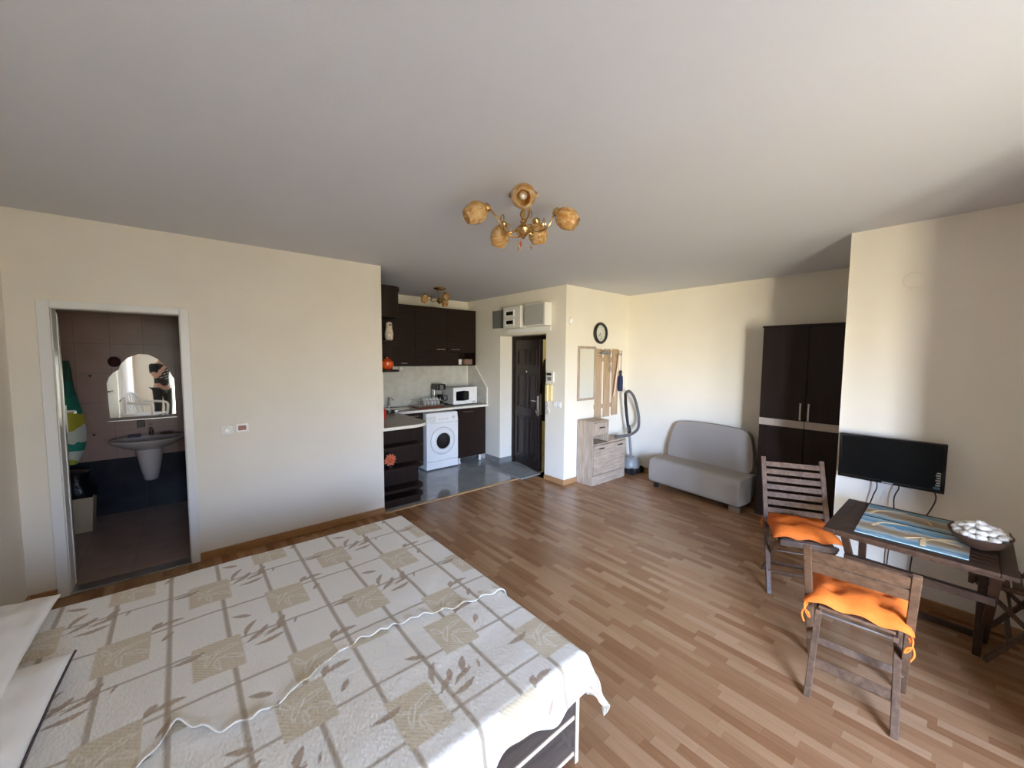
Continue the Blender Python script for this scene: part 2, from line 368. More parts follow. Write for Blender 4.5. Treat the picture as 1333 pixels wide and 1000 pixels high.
# ------------------------------------------------------------------ entrance door
e = struct('door_2', MB().box(4.03, 4.10, EV1-.05, EV1, 0, EH).box(4.03, 4.10, EV0, EV0+.05, 0, EH).box(4.03, 4.10, EV0+.05, EV1-.05, EH-.06, EH), DARKW, bevel=.004)
hp, fe = Vector((4.045, 4.70, 0)), Vector((3.905, 4.00, 0)); dx = (fe-hp).normalized()
nrm = Vector((dx.y, -dx.x, 0));  nrm = nrm if nrm.x < 0 else -nrm        # towards the room
Me = Matrix((dx, -nrm, Vector((0, 0, 1)))).transposed().to_4x4(); Me.translation = hp
LW = (fe-hp).length
DOORM = pal('dark_steel_door', (.018, .009, .009), .32, **{'Specular IOR Level': .35})
leaf = build('door_leaf', MB().box(0, LW, 0, .06, .02, 1.93, Me), DOORM, e, bevel=.004)
def panel(x0, x1, z0, z1):
    q = MB()
    def fr(a0, a1, c0, c1, w, dd): 
        q.box(a0, a1, -dd, 0, c0, c0+w, Me).box(a0, a1, -dd, 0, c1-w, c1, Me).box(a0, a0+w, -dd, 0, c0+w, c1-w, Me).box(a1-w, a1, -dd, 0, c0+w, c1-w, Me)
    fr(x0, x1, z0, z1, .018, .012); fr(x0+.035, x1-.035, z0+.035, z1-.035, .012, .008)
    build('raised_panel', q, DOORM, leaf, bevel=.004)
for x0, x1 in ((.09, .34), (.42, .66)):
    panel(x0, x1, .16, .78); panel(x0, x1, .90, 1.44); panel(x0, x1, 1.55, 1.80)
lk = MB().box(.675, .715, -.012, 0, .84, 1.12, Me); lk.tube([Me @ Vector(p) for p in ((.695, -.01, 1.05), (.695, -.06, 1.05), (.61, -.065, 1.05))], .009, 8)
lk.cyl(Me @ Vector((.695, -.035, .90)), Me @ Vector((.695, 0, .90)), .018)
build('door_handle', lk, METAL, leaf, bevel=.002)
build('peephole', MB().cyl(Me @ Vector((.38, -.012, 1.46)), Me @ Vector((.38, 0, 1.46)), .014), CHROME, leaf)
build('lock_bolt', MB().box(LW-.004, LW+.008, .015, .045, .85, 1.15, Me), METAL, leaf)
# coats in the hallway
def coat(loc, h, mm, label):
    mb = MB(); x, y, z = loc
    prof = [(.0, .02), (.05, .05), (.17, .09), (.19, .10), (.20, .11), (.22, .12), (.24, .13), (.25, .13)]
    hh = [z, z-.03, z-.10, z-.25, z-.45, z-.65, z-.85, z-h]
    R = []
    for (wv, dv), zz in zip(prof, hh):
        wv = max(wv, .02)
        R.append([(x + dv*math.sin(a)*(1+.15*math.sin(5*a+zz*4)), y + wv*math.cos(a), zz) for a in [2*PI*k/28 for k in range(28)]])
    mb.rings(R); return tag(build('hanging_coat', mb, mm), label, 'coat')
coat((4.72, 4.55, 1.72), 1.1, COATM, 'black coat hanging in the hallway behind the open entrance door')

# ------------------------------------------------------------------ lamps
def chandelier(name, label, loc, shades, hubz, arm_r, big=True, group=None):
    t = thing(name, label, 'ceiling lamp', loc)
    cz = H - loc[2]
    build('canopy', MB().lathe([(.0, cz), (.075, cz), (.085, cz-.012), (.06, cz-.028), (.02, cz-.034), (0, cz-.034)][1:-1]), BRASS, t)
    build('stem', MB().lathe([(.012, cz-.03), (.012, .05), (.02, .045), (.012, .03), (.03, .02), (.045, 0), (.04, -.02), (.02, -.035), (.008, -.05)]), BRASS, t)
    for ang, R, zt, tilt in shades:
        a = math.radians(ang); dr = Vector((math.cos(a), math.sin(a), 0)); up_ = Vector((0, 0, 1))
        base = dr*(R-.05) + up_*(zt+.045)
        pts = []
        for i in range(13):
            s_ = i/12
            pts.append(dr*(.03+(R-.07)*s_) + up_*(.0 - .035*math.sin(s_*PI) + (zt+.075)*s_**2) + dr.cross(up_)*(.03*math.sin(s_*2*PI)))
        arm = build('arm', MB().tube(pts, .0055, 8), BRASS, t)
        sc = [pts[7] + dr.cross(up_)*(.03*math.sin(q)) + up_*(.03-.03*math.cos(q)) for q in [k*.5 for k in range(12)]]
        build('scroll', MB().tube(sc, .0035, 6), BRASS, arm)
        ax = (dr*math.sin(math.radians(tilt)) - up_*math.cos(math.radians(tilt))).normalized()
        M = ax.to_track_quat('Z', 'Y').to_matrix().to_4x4()
        c0 = pts[-1]
        cup = MB().lathe([(.01, -.01), (.024, 0), (.026, .02), (.02, .03)], c0, 16, M)
        build('holder', cup, BRASS, arm)
        k = 1.0 if big else .82
        pr = [(.022, .018), (.040, .03), (.055, .055), (.060, .08), (.056, .105), (.046, .128), (.038, .142)]
        pr2 = [(r-.003, z) for r, z in pr[::-1]]
        mb = MB().lathe([(r*k, z*k) for r, z in pr + pr2], c0, 28, M, cap=False)
        build('glass_shade', mb, AMBER, t)
        build('bulb', MB().lathe([(.008, .02), (.016, .045), (.02, .065), (.012, .085), (.003, .09)], c0, 12, M), WHITE, t)
    return t
ch = chandelier('chandelier', 'brass ceiling lamp with amber glass shades in the middle of the main room', (1.52, 1.70, 2.40),
           [(-132, .29, .02, 62), (-57, .22, .01, 55), (20, .20, .03, 20), (94, .20, .00, 25), (162, .25, .02, 60)], 2.40, .2)
for i, (dx_, dy_) in enumerate(((-.045, -.03), (.045, -.02), (.01, .05))):
    mb = MB().cyl((dx_, dy_, -.03), (dx_, dy_, -.075), .0012, seg=5)
    mb.lathe([(.001, -.075), (.011, -.093), (.001, -.115)], (dx_, dy_, 0), 4)
    lab(build('pendant_drop', mb, pal('amber_crystal%d' % i, (.35, .06, .02) if i == 0 else (.25, .16, .09), .1), ch), 'faceted amber drop')
chandelier('chandelier', 'small three-shade brass ceiling lamp in the kitchen corner', (2.72, 4.72, 2.43),
           [(175, .24, -.01, 15), (-95, .20, .0, 40), (40, .22, -.02, 20)], 2.43, .17, big=False)

# ------------------------------------------------------------------ wall fittings
t = thing('dimmer_switch', 'pale grey rotary dimmer beside the bathroom door, left of the thermostat', 'switch', (.285, VA, 1.055))
build('plate', MB().box(-.042, .042, -.010, 0, -.042, .042), PLAST, t, bevel=.004)
build('knob', MB().cyl((0, -.010, 0), (0, -.032, 0), .02, .017), WHITE, t, bevel=.002)
t = thing('thermostat', 'small white wall thermostat with an orange-red display', 'thermostat', (.39, VA, 1.065))
build('housing', MB().box(-.045, .045, -.016, 0, -.035, .035), WHITE, t, bevel=.004)
lab(build('display', MB().box(-.028, .028, -.018, -.015, -.020, .020), pal('red_display', (.26, .05, .02), .3), t), 'orange-red display')
# meter boxes over the entrance door
t = thing('fuse_box', 'flat grey metal panel left of the white boxes above the entrance door', 'fuse box', (U1, 4.72, 2.25))
build('cover', MB().box(-.02, 0, -.15, .20, -.135, .135), GREYM, t, bevel=.006)
t = thing('electric_meter', 'white electric meter box with two dark windows above the entrance door', 'electric meter', (U1, 4.36, 2.245))
build('housing', MB().box(-.11, 0, -.19, .19, -.155, .155), PLAST, t, bevel=.008)
for z in (.055, -.075):
    w_ = build('window', MB().frame(-.06, .13, z-.045, z+.045, .012, -.122, -.108, axis='x'), WHITE, t)
    build('pane', MB().box(-.113, -.111, -.048, .118, z-.02, z+.03), BLACKG, w_)
t = thing('fuse_box', 'white metal cabinet on the right above the entrance door', 'fuse box', (U1, 3.86, 2.245))
build('housing', MB().box(-.12, 0, -.19, .21, -.145, .155), PLAST, t, bevel=.004)
build('cabinet_door', MB().box(-.126, -.12, -.17, .195, -.13, .14), LGREY, t, bevel=.003)
build('lock', MB().cyl((-.126, -.13, -.09), (-.132, -.13, -.09), .008), GREY, t)
struct('trim_3', MB().box(U1-.012, U1, 3.67, 4.56, 2.03, 2.085), WHITE, bevel=.003)
t = thing('room_controller', 'square white wall controller with a dark display above the intercom handset', 'thermostat', (U1, 3.665, 1.415))
build('housing', MB().box(-.022, 0, -.065, .065, -.07, .07), PLAST, t, bevel=.005)
build('display', MB().box(-.0245, -.021, -.03, .055, .02, .05), BLACK, t)
build('keypad', MB().box(-.0245, -.021, -.03, .04, -.05, 0), GREY, t)
t = thing('intercom', 'cream intercom handset on the wall beside the entrance door', 'intercom', (U1, 3.67, 1.20))
build('base', MB().box(-.03, 0, -.045, .05, -.11, .11), CREAMP, t, bevel=.01)
h_ = build('handset', MB().box(-.06, -.03, -.002, .048, -.115, .115), CREAMP, t, bevel=.014)
pts = [(-.02, .03+.012*math.cos(k*.9), -.11-.008*k*1.6-.012*abs(math.sin(k*.45))) for k in range(15)]
pts += [(-.02, .02-.03*math.sin(k*.5), -.30+.016*k) for k in range(1, 7)]
build('cord', MB().tube(pts, .006, 6), PLAST, t)
for i, (v_, nm) in enumerate(((3.575, 'double light switch between the intercom and the wall corner, nearer the door'), (3.505, 'light switch nearest the wall corner beside the entrance door'))):
    t = thing('light_switch', 'white ' + nm, 'switch', (U1, v_, 1.055), group='light switches beside the entrance door')
    build('plate', MB().box(-.010, 0, -.034, .034, -.04, .04), PLAST, t, bevel=.003)
    for k in ((-.015, .015) if i == 0 else (0,)):
        build('rocker', MB().box(-.015, -.009, k-.012, k+.012, -.025, .025), WHITE, t, bevel=.002)
t = thing('motion_sensor', 'small white motion sensor on the wall corner above the clock wall mirror', 'sensor', (3.86, VC, 2.15))
build('housing', MB().ball((0, -.028, -.01), (.034, .028, .05)).box(-.02, .02, -.01, 0, -.03, .04), WHITE, t)
build('lens', MB().ball((0, -.045, -.025), (.018, .016, .018)), PLAST, t)
tag(build('light_switch', MB().box(3.865, 3.93, VC-.010, VC, 1.03, 1.10), WHITE, bevel=.003), 'pale switch on the clock wall left of the shoe cabinet', 'switch')
tag(build('junction_cover', MB().lathe([(.052, 0), (.055, .004), (.050, .008), (.02, .009)], (0, 0, 0), 32, Matrix.Translation((U3, .30, 2.215)) @ Matrix.Rotation(-PI/2, 4, 'Y')), WALL), 'round painted junction cover high on the television wall', 'cover')

# clock
t = thing('wall_clock', 'round wall clock with black rim above the coat rack', 'clock', (4.495, VC, 2.015))
Rc = Matrix.Rotation(PI/2, 4, 'X')
build('rim', MB().lathe([(.115, 0), (.145, 0), (.15, .02), (.14, .035), (.118, .038), (.112, .012)], (0, 0, 0), 40, Rc, cap=False), BLACK, t)
build('dial', MB().lathe([(.114, .001), (.114, .010)], (0, 0, 0), 40, Rc), pal('clock_dial', (.62, .64, .58), .3), t)
for k in range(12):
    a = k*PI/6; build('hour_mark', MB().bar((.085*math.sin(a), -.0115, .085*math.cos(a)), (.103*math.sin(a), -.0115, .103*math.cos(a)), .005, .002, up=(0, 1, 0)), BLACK, t)
build('hour_hand', MB().bar((0, -.013, 0), (-.035, -.013, -.045), .007, .002, up=(0, 1, 0)), BLACK, t)
build('minute_hand', MB().bar((0, -.015, 0), (.02, -.015, -.085), .005, .002, up=(0, 1, 0)), BLACK, t)

# framed mirror
t = thing('wall_mirror', 'tall rectangular mirror in an oak frame left of the coat rack', 'mirror', (4.215, VC, 1.46))
build('frame', MB().frame(-.185, .185, -.365, .365, .03, -.022, 0), OAK, t, bevel=.002)
build('mirror_glass', MB().box(-.157, .157, -.014, -.010, -.337, .337), MIRROR, t, smooth=0)

# coat rack with things hanging on it
t = thing('coat_rack', 'wooden coat rack of three upright boards on the clock wall', 'coat rack', (4.66, VC, 1.32))
for k, x in enumerate((-.195, 0, .195)):
    build('board', MB().box(x-.07, x+.07, -.022, -.008, -.49 + (.0 if k < 2 else .01), .48), BEECH, t, bevel=.003)
for z in (.30, -.36): build('crossbar', MB().box(-.27, .27, -.008, -.001, z, z+.06), BEECH, t)
for k, x in enumerate((-.195, 0, .195, .255)):
    z = .40
    hk = MB().box(x-.012, x+.012, -.026, -.022, z-.03, z+.03)
    hk.tube([(x, -.024, z+.01), (x, -.055, z+.0), (x, -.075, z+.02), (x, -.08, z+.045)], .006, 8); hk.ball((x, -.08, z+.05), .010, 10, 6)
    hk.tube([(x, -.024, z-.015), (x, -.045, z-.035), (x, -.06, z-.02)], .005, 8)
    build('hook', hk, METAL, t)
def at_rack(x, z, dy=-.065): return Vector((4.66+x, VC+dy, 1.32+z))
mb = MB(); c = at_rack(-.11, .42, -.05)
mb.tube([c + Vector((-.07, 0, .0)), c + Vector((0, -.01, .012)), c + Vector((.08, 0, .0)), c + Vector((.12, 0, -.01))], [.018, .026, .024, .012], 10)
tag(build('folded_umbrella', mb, GREY), 'grey rolled umbrella lying along the hooks at the top of the coat rack', 'umbrella')
mb = MB(); c = at_rack(.03, .32, -.055)
mb.tube([c + Vector((.03*math.cos(a), 0, .035*math.sin(a))) for a in [2*PI*k/18 for k in range(18)]], .005, 6, closed=True)
mb.tube([c + Vector((-.012 + .022*math.cos(a), .005, -.09+.028*math.sin(a))) for a in [2*PI*k/16 for k in range(16)]], .004, 6, closed=True)
mb.box(c.x-.022, c.x-.004, c.y-.003, c.y, c.z-.18, c.z-.12).box(c.x+.002, c.x+.016, c.y-.005, c.y-.002, c.z-.17, c.z-.10)
tag(build('key_bunch', mb, METAL), 'bunch of keys on rings hanging from the middle board', 'keys')
t2 = thing('shoehorn', 'long pale pink shoehorn hanging slanted on the coat rack', 'shoehorn', at_rack(.195, .40, -.085))
build('blade', MB().bar((.0, 0, 0), (-.10, .01, -.60), .035, .006, up=(0, 1, 0)), PINKY, t2, bevel=.002)
t2 = thing('folding_umbrella', 'short navy blue umbrella hanging from the right hook of the coat rack', 'umbrella', at_rack(.255, .42, -.08))
build('strap', MB().tube([(0, 0, 0), (-.01, 0, -.12), (-.012, 0, -.25)], .004, 6), COATM, t2)
build('handle', MB().lathe([(.014, -.25), (.02, -.26), (.02, -.31), (.014, -.32)], (-.012, 0, 0), 14), BLACK, t2)
build('canopy', MB().lathe([(.016, -.315), (.034, -.34), (.038, -.42), (.036, -.52), (.030, -.55)], (-.015, 0, 0), 14), NAVY, t2)

# shoe cabinet
t = thing('shoe_cabinet', 'grey oak shoe cabinet with a taller left side and a drop-down front', 'cabinet', (4.04, 3.14, 0))
D_ = .255; XL, XR, ZT, ZL = .34, .735, .83, .545
body = MB().box(0, .016, 0, D_, 0, ZT).box(XL-.016, XL, 0, D_, ZL, ZT).box(0, XL, 0, D_, ZT-.0, ZT+.016).box(XR-.016, XR, 0, D_, 0, ZL)
body.box(.016, XR, .002, D_, ZL-.016, ZL).box(.016, XL-.016, D_-.01, D_, ZL, ZT).box(.016, XL-.016, .0, D_, .665, .68).box(.016, XR-.016, D_-.01, D_, 0, ZL-.016)
body.box(XL-.016, XR, 0, D_, ZL, ZL+.010)
build('body', body, OAK, t, bevel=.0015)
dr = build('drawer', MB().box(.018, XL-.018, -.012, .15, .684, ZT-.004), OAK, t, bevel=.002)
build('handle', MB().box(.12, .22, -.028, -.018, .755, .768).box(.125, .135, -.02, -.010, .757, .766).box(.205, .215, -.02, -.010, .757, .766), BLACK, dr)
fl = build('flap_door', MB().box(.018, XR-.018, -.014, .002, .135, ZL-.02), OAKH, t, bevel=.002)
for x in (.12, .53): build('handle', MB().box(x, x+.10, -.030, -.020, .475, .488).box(x+.005, x+.015, -.022, -.012, .477, .486).box(x+.085, x+.095, -.022, -.012, .477, .486), BLACK, fl)
build('plinth', MB().box(.016, XR-.016, -.004, .012, 0, .125), OAKH, t, bevel=.002)

# vacuum cleaner
t = thing('vacuum_cleaner', 'grey canister vacuum cleaner standing upright in the corner by the shoe cabinet', 'vacuum cleaner', (5.0, 3.20, 0))
build('base_ring', MB().lathe([(.125, .01), (.145, .02), (.145, .07), (.13, .085)], (0, -.02, 0), 28, sx=1, sy=.9), BLACK, t, bevel=.003)
build('body', MB().lathe([(.128, .08), (.135, .12), (.12, .18), (.09, .22), (.04, .235)], (0, -.02, 0), 28, sx=1, sy=.9), pal('vacuum_grey', (.24, .25, .25), .4), t)
for x in (-.13, .10): build('wheel', MB().cyl((x, -.12, .05), (x+.03, -.12, .05), .05), BLACK, t, bevel=.004)
wd = build('wand', MB().tube([(-.005, -.03, .15), (-.03, -.0, .55), (-.055, .02, .66)], .019, 12), GREY, t)
lab(wd, 'dark grey tube')
build('coupling', MB().cyl((-.028, 0, .58), (-.045, .01, .70), .026), BLACK, t)
build('grip', MB().tube([(-.05, .01, .66), (-.085, .02, .85), (-.12, .02, 1.03), (-.16, .0, 1.17)], [.019, .022, .022, .02], 12), BLACK, t)
def spl(P, n=10):
    P = [Vector(p) for p in P]; P = [P[0]*2-P[1]] + P + [P[-1]*2-P[-2]]; o = []
    for i in range(1, len(P)-2):
        a, b_, c_, d_ = P[i-1:i+3]
        for k in range(n):
            s = k/n; o.append(.5*((2*b_)+(c_-a)*s+(2*a-5*b_+4*c_-d_)*s*s+(3*b_-3*c_+d_-a)*s**3))
    return o + [P[-2]]
hp_ = spl([(-.16, 0, 1.17), (-.12, -.03, 1.20), (-.04, -.06, 1.12), (.05, -.07, .93), (.06, -.09, .78), (-.03, -.13, .66), (-.20, -.12, .60), (-.36, -.05, .585), (-.40, .0, .583)], 26)
rs = [.019 + (.0025 if k % 2 else 0) for k in range(len(hp_))]
build('hose', MB().tube(hp_, rs, 12), pal('hose_grey', (.11, .11, .11), .4), t, smooth=60)

# ------------------------------------------------------------------ kitchen
# worktop (L shaped, one piece), end shelves, cabinets
def arc(cx, cy, r, a0, a1, n=8): return [(cx+r*math.cos(math.radians(a0+(a1-a0)*k/n)), cy+r*math.sin(math.radians(a0+(a1-a0)*k/n))) for k in range(n+1)]
cz0, cz1 = .878, .914
ctp = [(U0, 4.02)] + [(1.98, 4.02)] + arc(1.98, 4.27, .25, -90, 0, 8) + [(2.23, 5.06), (3.79, 5.06), (3.79, VK-.001), (U0, VK-.001)]
t = thing('worktop', 'L-shaped grey-brown kitchen worktop with a cream edge', 'worktop', (2.7, 5.3, cz0))
build('slab', MB().prism(ctp, cz0, cz1-.003), CREAM, t, world=True, bevel=.003)
ins = [(U0, 4.024)] + [(1.98, 4.024)] + arc(1.98, 4.27, .246, -90, 0, 8) + [(2.226, 5.064), (3.79, 5.064), (3.79, VK-.002), (U0, VK-.002)]
build('top_surface', MB().prism(ins, cz1-.003, cz1), WORK, t, world=True, smooth=0)
# end shelf unit
def shelf_poly(u1, v0, v1, r): return [(U0+.002, v0)] + [(u1-r, v0)] + arc(u1-r, v0+r, r, -90, 0, 8) + [(u1, v1), (U0+.002, v1)]
t = thing('corner_shelf', 'dark open base shelf unit with rounded boards at the end of the worktop', 'shelf', (1.87, 4.3, 0))
build('back_panel', MB().box(U0+.002, 2.14, 4.24, 4.26, .0, cz0), DARKW, t, world=True)
build('side_panel', MB().box(U0+.002, U0+.02, 4.05, 4.47, .0, cz0), DARKW, t, world=True)
for z in (.07, .17, .415, .655):
    build('shelf_board', MB().prism(shelf_poly(2.14, 4.05, 4.47, .10 if z > .1 else .1), z, z+.03), DARKH, t, world=True, bevel=.002)
build('plinth', MB().box(U0+.02, 2.09, 4.09, 4.11, 0, .07), DARKW, t, world=True)
t = thing('base_cabinet', 'dark base cabinet under the left leg of the worktop, behind the open shelves', 'cabinet', (1.9, 4.8, 0))
build('body', MB().box(U0+.002, 2.14, 4.50, VK-.01, 0, cz0-.001), DARKW, t, world=True)
dd = build('cabinet_door', MB().box(2.14, 2.158, 4.51, 5.07, .10, cz0-.012), DARKW, t, world=True, bevel=.002)
build('handle', MB().box(2.18, 2.19, 4.7, 4.85, .80, .812), METAL, dd, world=True)
def cab(name, label, u0, u1, v0, z0, z1, legs=True, handle=None):
    t = thing(name, label, 'cabinet', ((u0+u1)/2, v0+.2, 0 if legs else z0))
    build('body', MB().box(u0, u1, v0+.02, VK-.01, z0, z1), DARKW, t, world=True)
    dd = build('cabinet_door', MB().box(u0+.002, u1-.002, v0, v0+.018, z0, z1-.003), DARKH, t, world=True, bevel=.002)
    if handle:
        a, b_, z = handle
        build('handle', MB().box(a, b_, v0-.03, v0-.022, z-.006, z+.006).box(a+.01, a+.02, v0-.025, v0, z-.005, z+.005).box(b_-.02, b_-.01, v0-.025, v0, z-.005, z+.005), METAL, dd, world=True)
    if legs:
        for x in (u0+.07, u1-.07):
            for y in (v0+.07, VK-.1):
                build('leg', MB().lathe([(.026, 0), (.026, .012), (.018, .02), (.018, z0-.02), (.028, z0-.012), (.028, z0)], (x, y, 0), 16), PLAST, t, world=True)
    return t
cab('base_cabinet', 'dark base cabinet under the sink, left of the washing machine', 2.24, 2.66, 5.10, .10, cz0-.001, handle=(2.40, 2.58, .83))
cab('base_cabinet', 'dark base cabinet on white legs right of the washing machine', 3.24, 3.775, 5.10, .10, cz0-.001, handle=(3.33, 3.51, .82))
# washing machine
t = thing('washing_machine', 'white front-loading washing machine under the worktop', 'washing machine', (2.95, 5.05, 0))
hw = .265
build('body', MB().box(-hw, hw, .02, .56, .012, .85), WHITE, t, bevel=.012)
fp = build('front_panel', MB().box(-hw, hw, 0, .025, .14, .70), WHITE, t, bevel=.006)
build('plinth_panel', MB().box(-hw, hw, .002, .025, .02, .135), WHITE, t, bevel=.005)
cp = build('control_panel', MB().prism([(-.004, .705), (.02, .845), (.04, .845), (.04, .705)], -hw, hw, axis='x'), WHITE, t, bevel=.004)
build('detergent_drawer', MB().box(-.25, -.12, -.008, .01, .715, .80), PLAST, cp, bevel=.006)
build('programme_knob', MB().cyl((.19, .01, .765), (.19, -.018, .765), .022, .019), PLAST, cp)
mb = MB()
for k in range(5): mb.cyl((-.06+.035*k, .01, .75), (-.06+.035*k, -.006, .75), .007, seg=10)
build('button', mb, LGREY, cp)
Rw = Matrix.Rotation(PI/2, 4, 'X')
dr = build('door_ring', MB().lathe([(.195, -.002), (.20, .006), (.19, .018), (.15, .03), (.125, .028), (.118, .01)], (.0, 0, .43), 44, Rw, cap=False), WHITE, t)
build('seam', MB().lathe([(.2, 0), (.206, .0), (.206, .004), (.2, .004)], (0, 0, .43), 44, Rw, cap=False), LGREY, dr)
build('door_glass', MB().lathe([(.122, .010), (.10, .0), (.06, -.012), (.02, -.016)], (0, 0, .43), 36, Rw), BLACKG, dr)
build('door_trim_ring', MB().lathe([(.122, .014), (.126, .022), (.118, .024)], (0, 0, .43), 36, Rw, cap=False), METAL, dr)
build('drum_reflection', MB().lathe([(.085, -.019), (.088, -.017), (.080, -.0165), (.077, -.0185)], (-.01, -.001, .425), 30, Rw, cap=False).lathe([(.03, -.019), (.034, -.018), (.028, -.018)], (-.015, -.001, .40), 20, Rw, cap=False), METAL, dr)  # bright metal rings standing in for reflections in the door glass
build('latch', MB().box(.108, .135, -.034, -.02, .39, .47), WHITE, dr, bevel=.006)
# wall cabinets
VU = 5.33
t = thing('wall_cabinet', 'dark wall cabinet block with flap doors above the worktop', 'cabinet', (3.0, 5.5, 1.53))
body = MB().box(2.28, 2.30, VU+.02, VK-.001, 1.53, 2.42).box(3.722, 3.74, VU+.0, VK-.001, 1.53, 2.42).box(2.3, 3.722, VU+.02, VK-.001, 2.402, 2.42)
body.box(2.3, 3.722, VU+.02, VK-.001, 1.53, 1.546).box(2.3, 3.722, VK-.015, VK-.001, 1.546, 2.402).box(2.66, 3.722, VU+.02, VK-.015, 1.735, 1.75).box(2.655, 2.67, VU+.02, VK-.015, 1.546, 2.402)
body.box(3.405, 3.42, VU+.02, VK-.015, 1.546, 1.735)
build('body', body, DARKW, t, world=True)
def door(u0, u1, z0, z1, hdl=None, hm=METAL):
    o = build('cabinet_door', MB().box(u0+.002, u1-.002, VU, VU+.018, z0+.002, z1-.002), DARKH, t, world=True, bevel=.0015)
    if hdl:
        a, b_, z = hdl
        build('handle', MB().box(a, b_, VU-.03, VU-.022, z-.006, z+.006).box(a+.01, a+.02, VU-.025, VU, z-.005, z+.005).box(b_-.02, b_-.01, VU-.025, VU, z-.005, z+.005), hm, o, world=True)
door(2.28, 2.66, 1.53, 2.42, (2.43, 2.52, 1.575)); door(2.66, 3.195, 1.745, 2.42, (3.0, 3.15, 1.785)); door(3.195, 3.722, 1.745, 2.42, (3.26, 3.41, 1.787))
door(2.66, 3.41, 1.53, 1.745)
tag(build('glass_cup', MB().lathe([(.032, 0), (.04, .085), (.037, .085), (.03, .008)], (3.475, 5.41, 1.547), 18), PLAST), 'white cup standing in the open niche of the wall cabinet', 'cup')
tag(build('wicker_basket', MB().box(3.545, 3.70, 5.37, 5.50, 1.547, 1.635), pal('wicker', (.26, .16, .12), .8, bump=.6, bscale=120, noise=.3, scale=90), bevel=.006), 'small brown box in the right end of the cabinet niche', 'box')
tag(build('wall_hook', MB().box(2.44, 2.46, 5.36, 5.38, 1.50, 1.53).box(2.44, 2.475, 5.36, 5.375, 1.485, 1.50), WHITE), 'small white hook under the left end of the wall cabinets', 'hook')
# rounded open wall shelves
t = thing('corner_shelf', 'dark open wall shelf tower with rounded front left of the wall cabinets', 'shelf', (1.8, 4.7, 1.5))
V0s, V1s, U1s = 4.32, 5.30, 2.0
def sp2(u1): return [(U0+.002, V0s)] + [(u1-.14, V0s)] + arc(u1-.14, V0s+.14, .14, -90, 0, 8) + [(u1, V1s), (U0+.002, V1s)]
for z in (1.495, 1.835, 2.12): build('shelf_board', MB().prism(sp2(U1s), z, z+.022), DARKH, t, world=True, bevel=.002)
build('top_section', MB().prism(sp2(U1s), 2.142, 2.43), DARKW, t, world=True, bevel=.002)
build('cornice', MB().prism(sp2(U1s+.012), 2.43, 2.475), DARKH, t, world=True, bevel=.003)
build('side_panel', MB().box(U0+.002, U0+.02, 4.34, V1s, 1.517, 2.12), DARKW, t, world=True)
build('back_panel', MB().box(U0+.02, U1s, 4.62, 4.64, 1.517, 1.835).box(U0+.02, U1s, 4.62, 4.64, 1.857, 2.12), DARKW, t, world=True)
t = thing('owl_figurine', 'speckled pale owl-shaped figurine on the middle wall shelf', 'figurine', (1.885, 4.44, 1.857))
build('body', MB().lathe([(.03, 0), (.045, .02), (.05, .08), (.04, .13), (.036, .15), (.04, .18), (.03, .21), (.01, .22)], seg=20), POTW, t)
build('eye', MB().cyl((-.005, -.032, .18), (-.005, -.042, .18), .010, seg=10).cyl((.02, -.03, .18), (.023, -.04, .18), .010, seg=10), BLACK, t)
t = thing('ceramic_pot', 'round orange-red glazed pot on the lowest wall shelf', 'pot', (1.865, 4.46, 1.517))
build('body', MB().lathe([(.035, 0), (.06, .02), (.078, .055), (.072, .095), (.045, .115)], seg=24), ORR, t)
build('lid', MB().lathe([(.047, .113), (.04, .125), (.012, .132), (.014, .145), (.004, .15)], seg=20), ORR, t)
# backsplash
sp_ = struct('trim_4', MB().box(U0+.01, U1-.001, VK-.006, VK, cz1, 1.53), SPLASH, smooth=0)
struct('trim_5', MB().prism([(VK-.006, 1.53), (5.42, 1.53), (5.09, 1.18), (5.09, cz1), (VK-.006, cz1)], U1-.006, U1, axis='x'), SPLASH, smooth=0)
struct('trim_6', MB().bar((U1-.009, 5.42, 1.53), (U1-.009, 5.085, 1.175), .018, .014, up=(1, 0, 0)).box(U1-.016, U1, 5.075, 5.095, cz1, 1.18)
       .box(U1-.02, U1-.006, VK-.018, VK-.006, cz1, 1.53), CREAM)
struct('trim_7', MB().box(U0, U0+.006, 4.04, VK-.006, cz1, 1.49).box(U0, U0+.016, 4.02, 4.045, cz1, 1.50), [CREAM])
# sink and tap
t = thing('kitchen_sink', 'round stainless sink set into the left corner of the worktop', 'sink', (2.35, 5.36, cz1))
build('rim', MB().lathe([(.20, 0), (.20, .006), (.185, .007), (.18, .002)], seg=36, cap=False), STEEL, t)
build('bowl', MB().lathe([(.18, .002), (.16, .0015), (.02, .001)], seg=36), STEEL, t)
build('tap', MB().cyl((0, .21, 0), (0, .21, .10), .016).tube([(0, .21, .10), (0, .20, .15), (0, .14, .16), (0, .08, .13)], .010, 10), CHROME, t)
# small portable hob
t = thing('hot_plate', 'low grey portable hot plate with two black knobs at the left end of the worktop', 'hot plate', (2.08, 5.02, cz1))
build('body', MB().box(-.20, .10, -.04, .16, .004, .055), STEEL, t, bevel=.004)
for x in (-.02, .06): build('knob', MB().cyl((x, -.04, .028), (x, -.065, .028), .022, seg=14), BLACK, t)
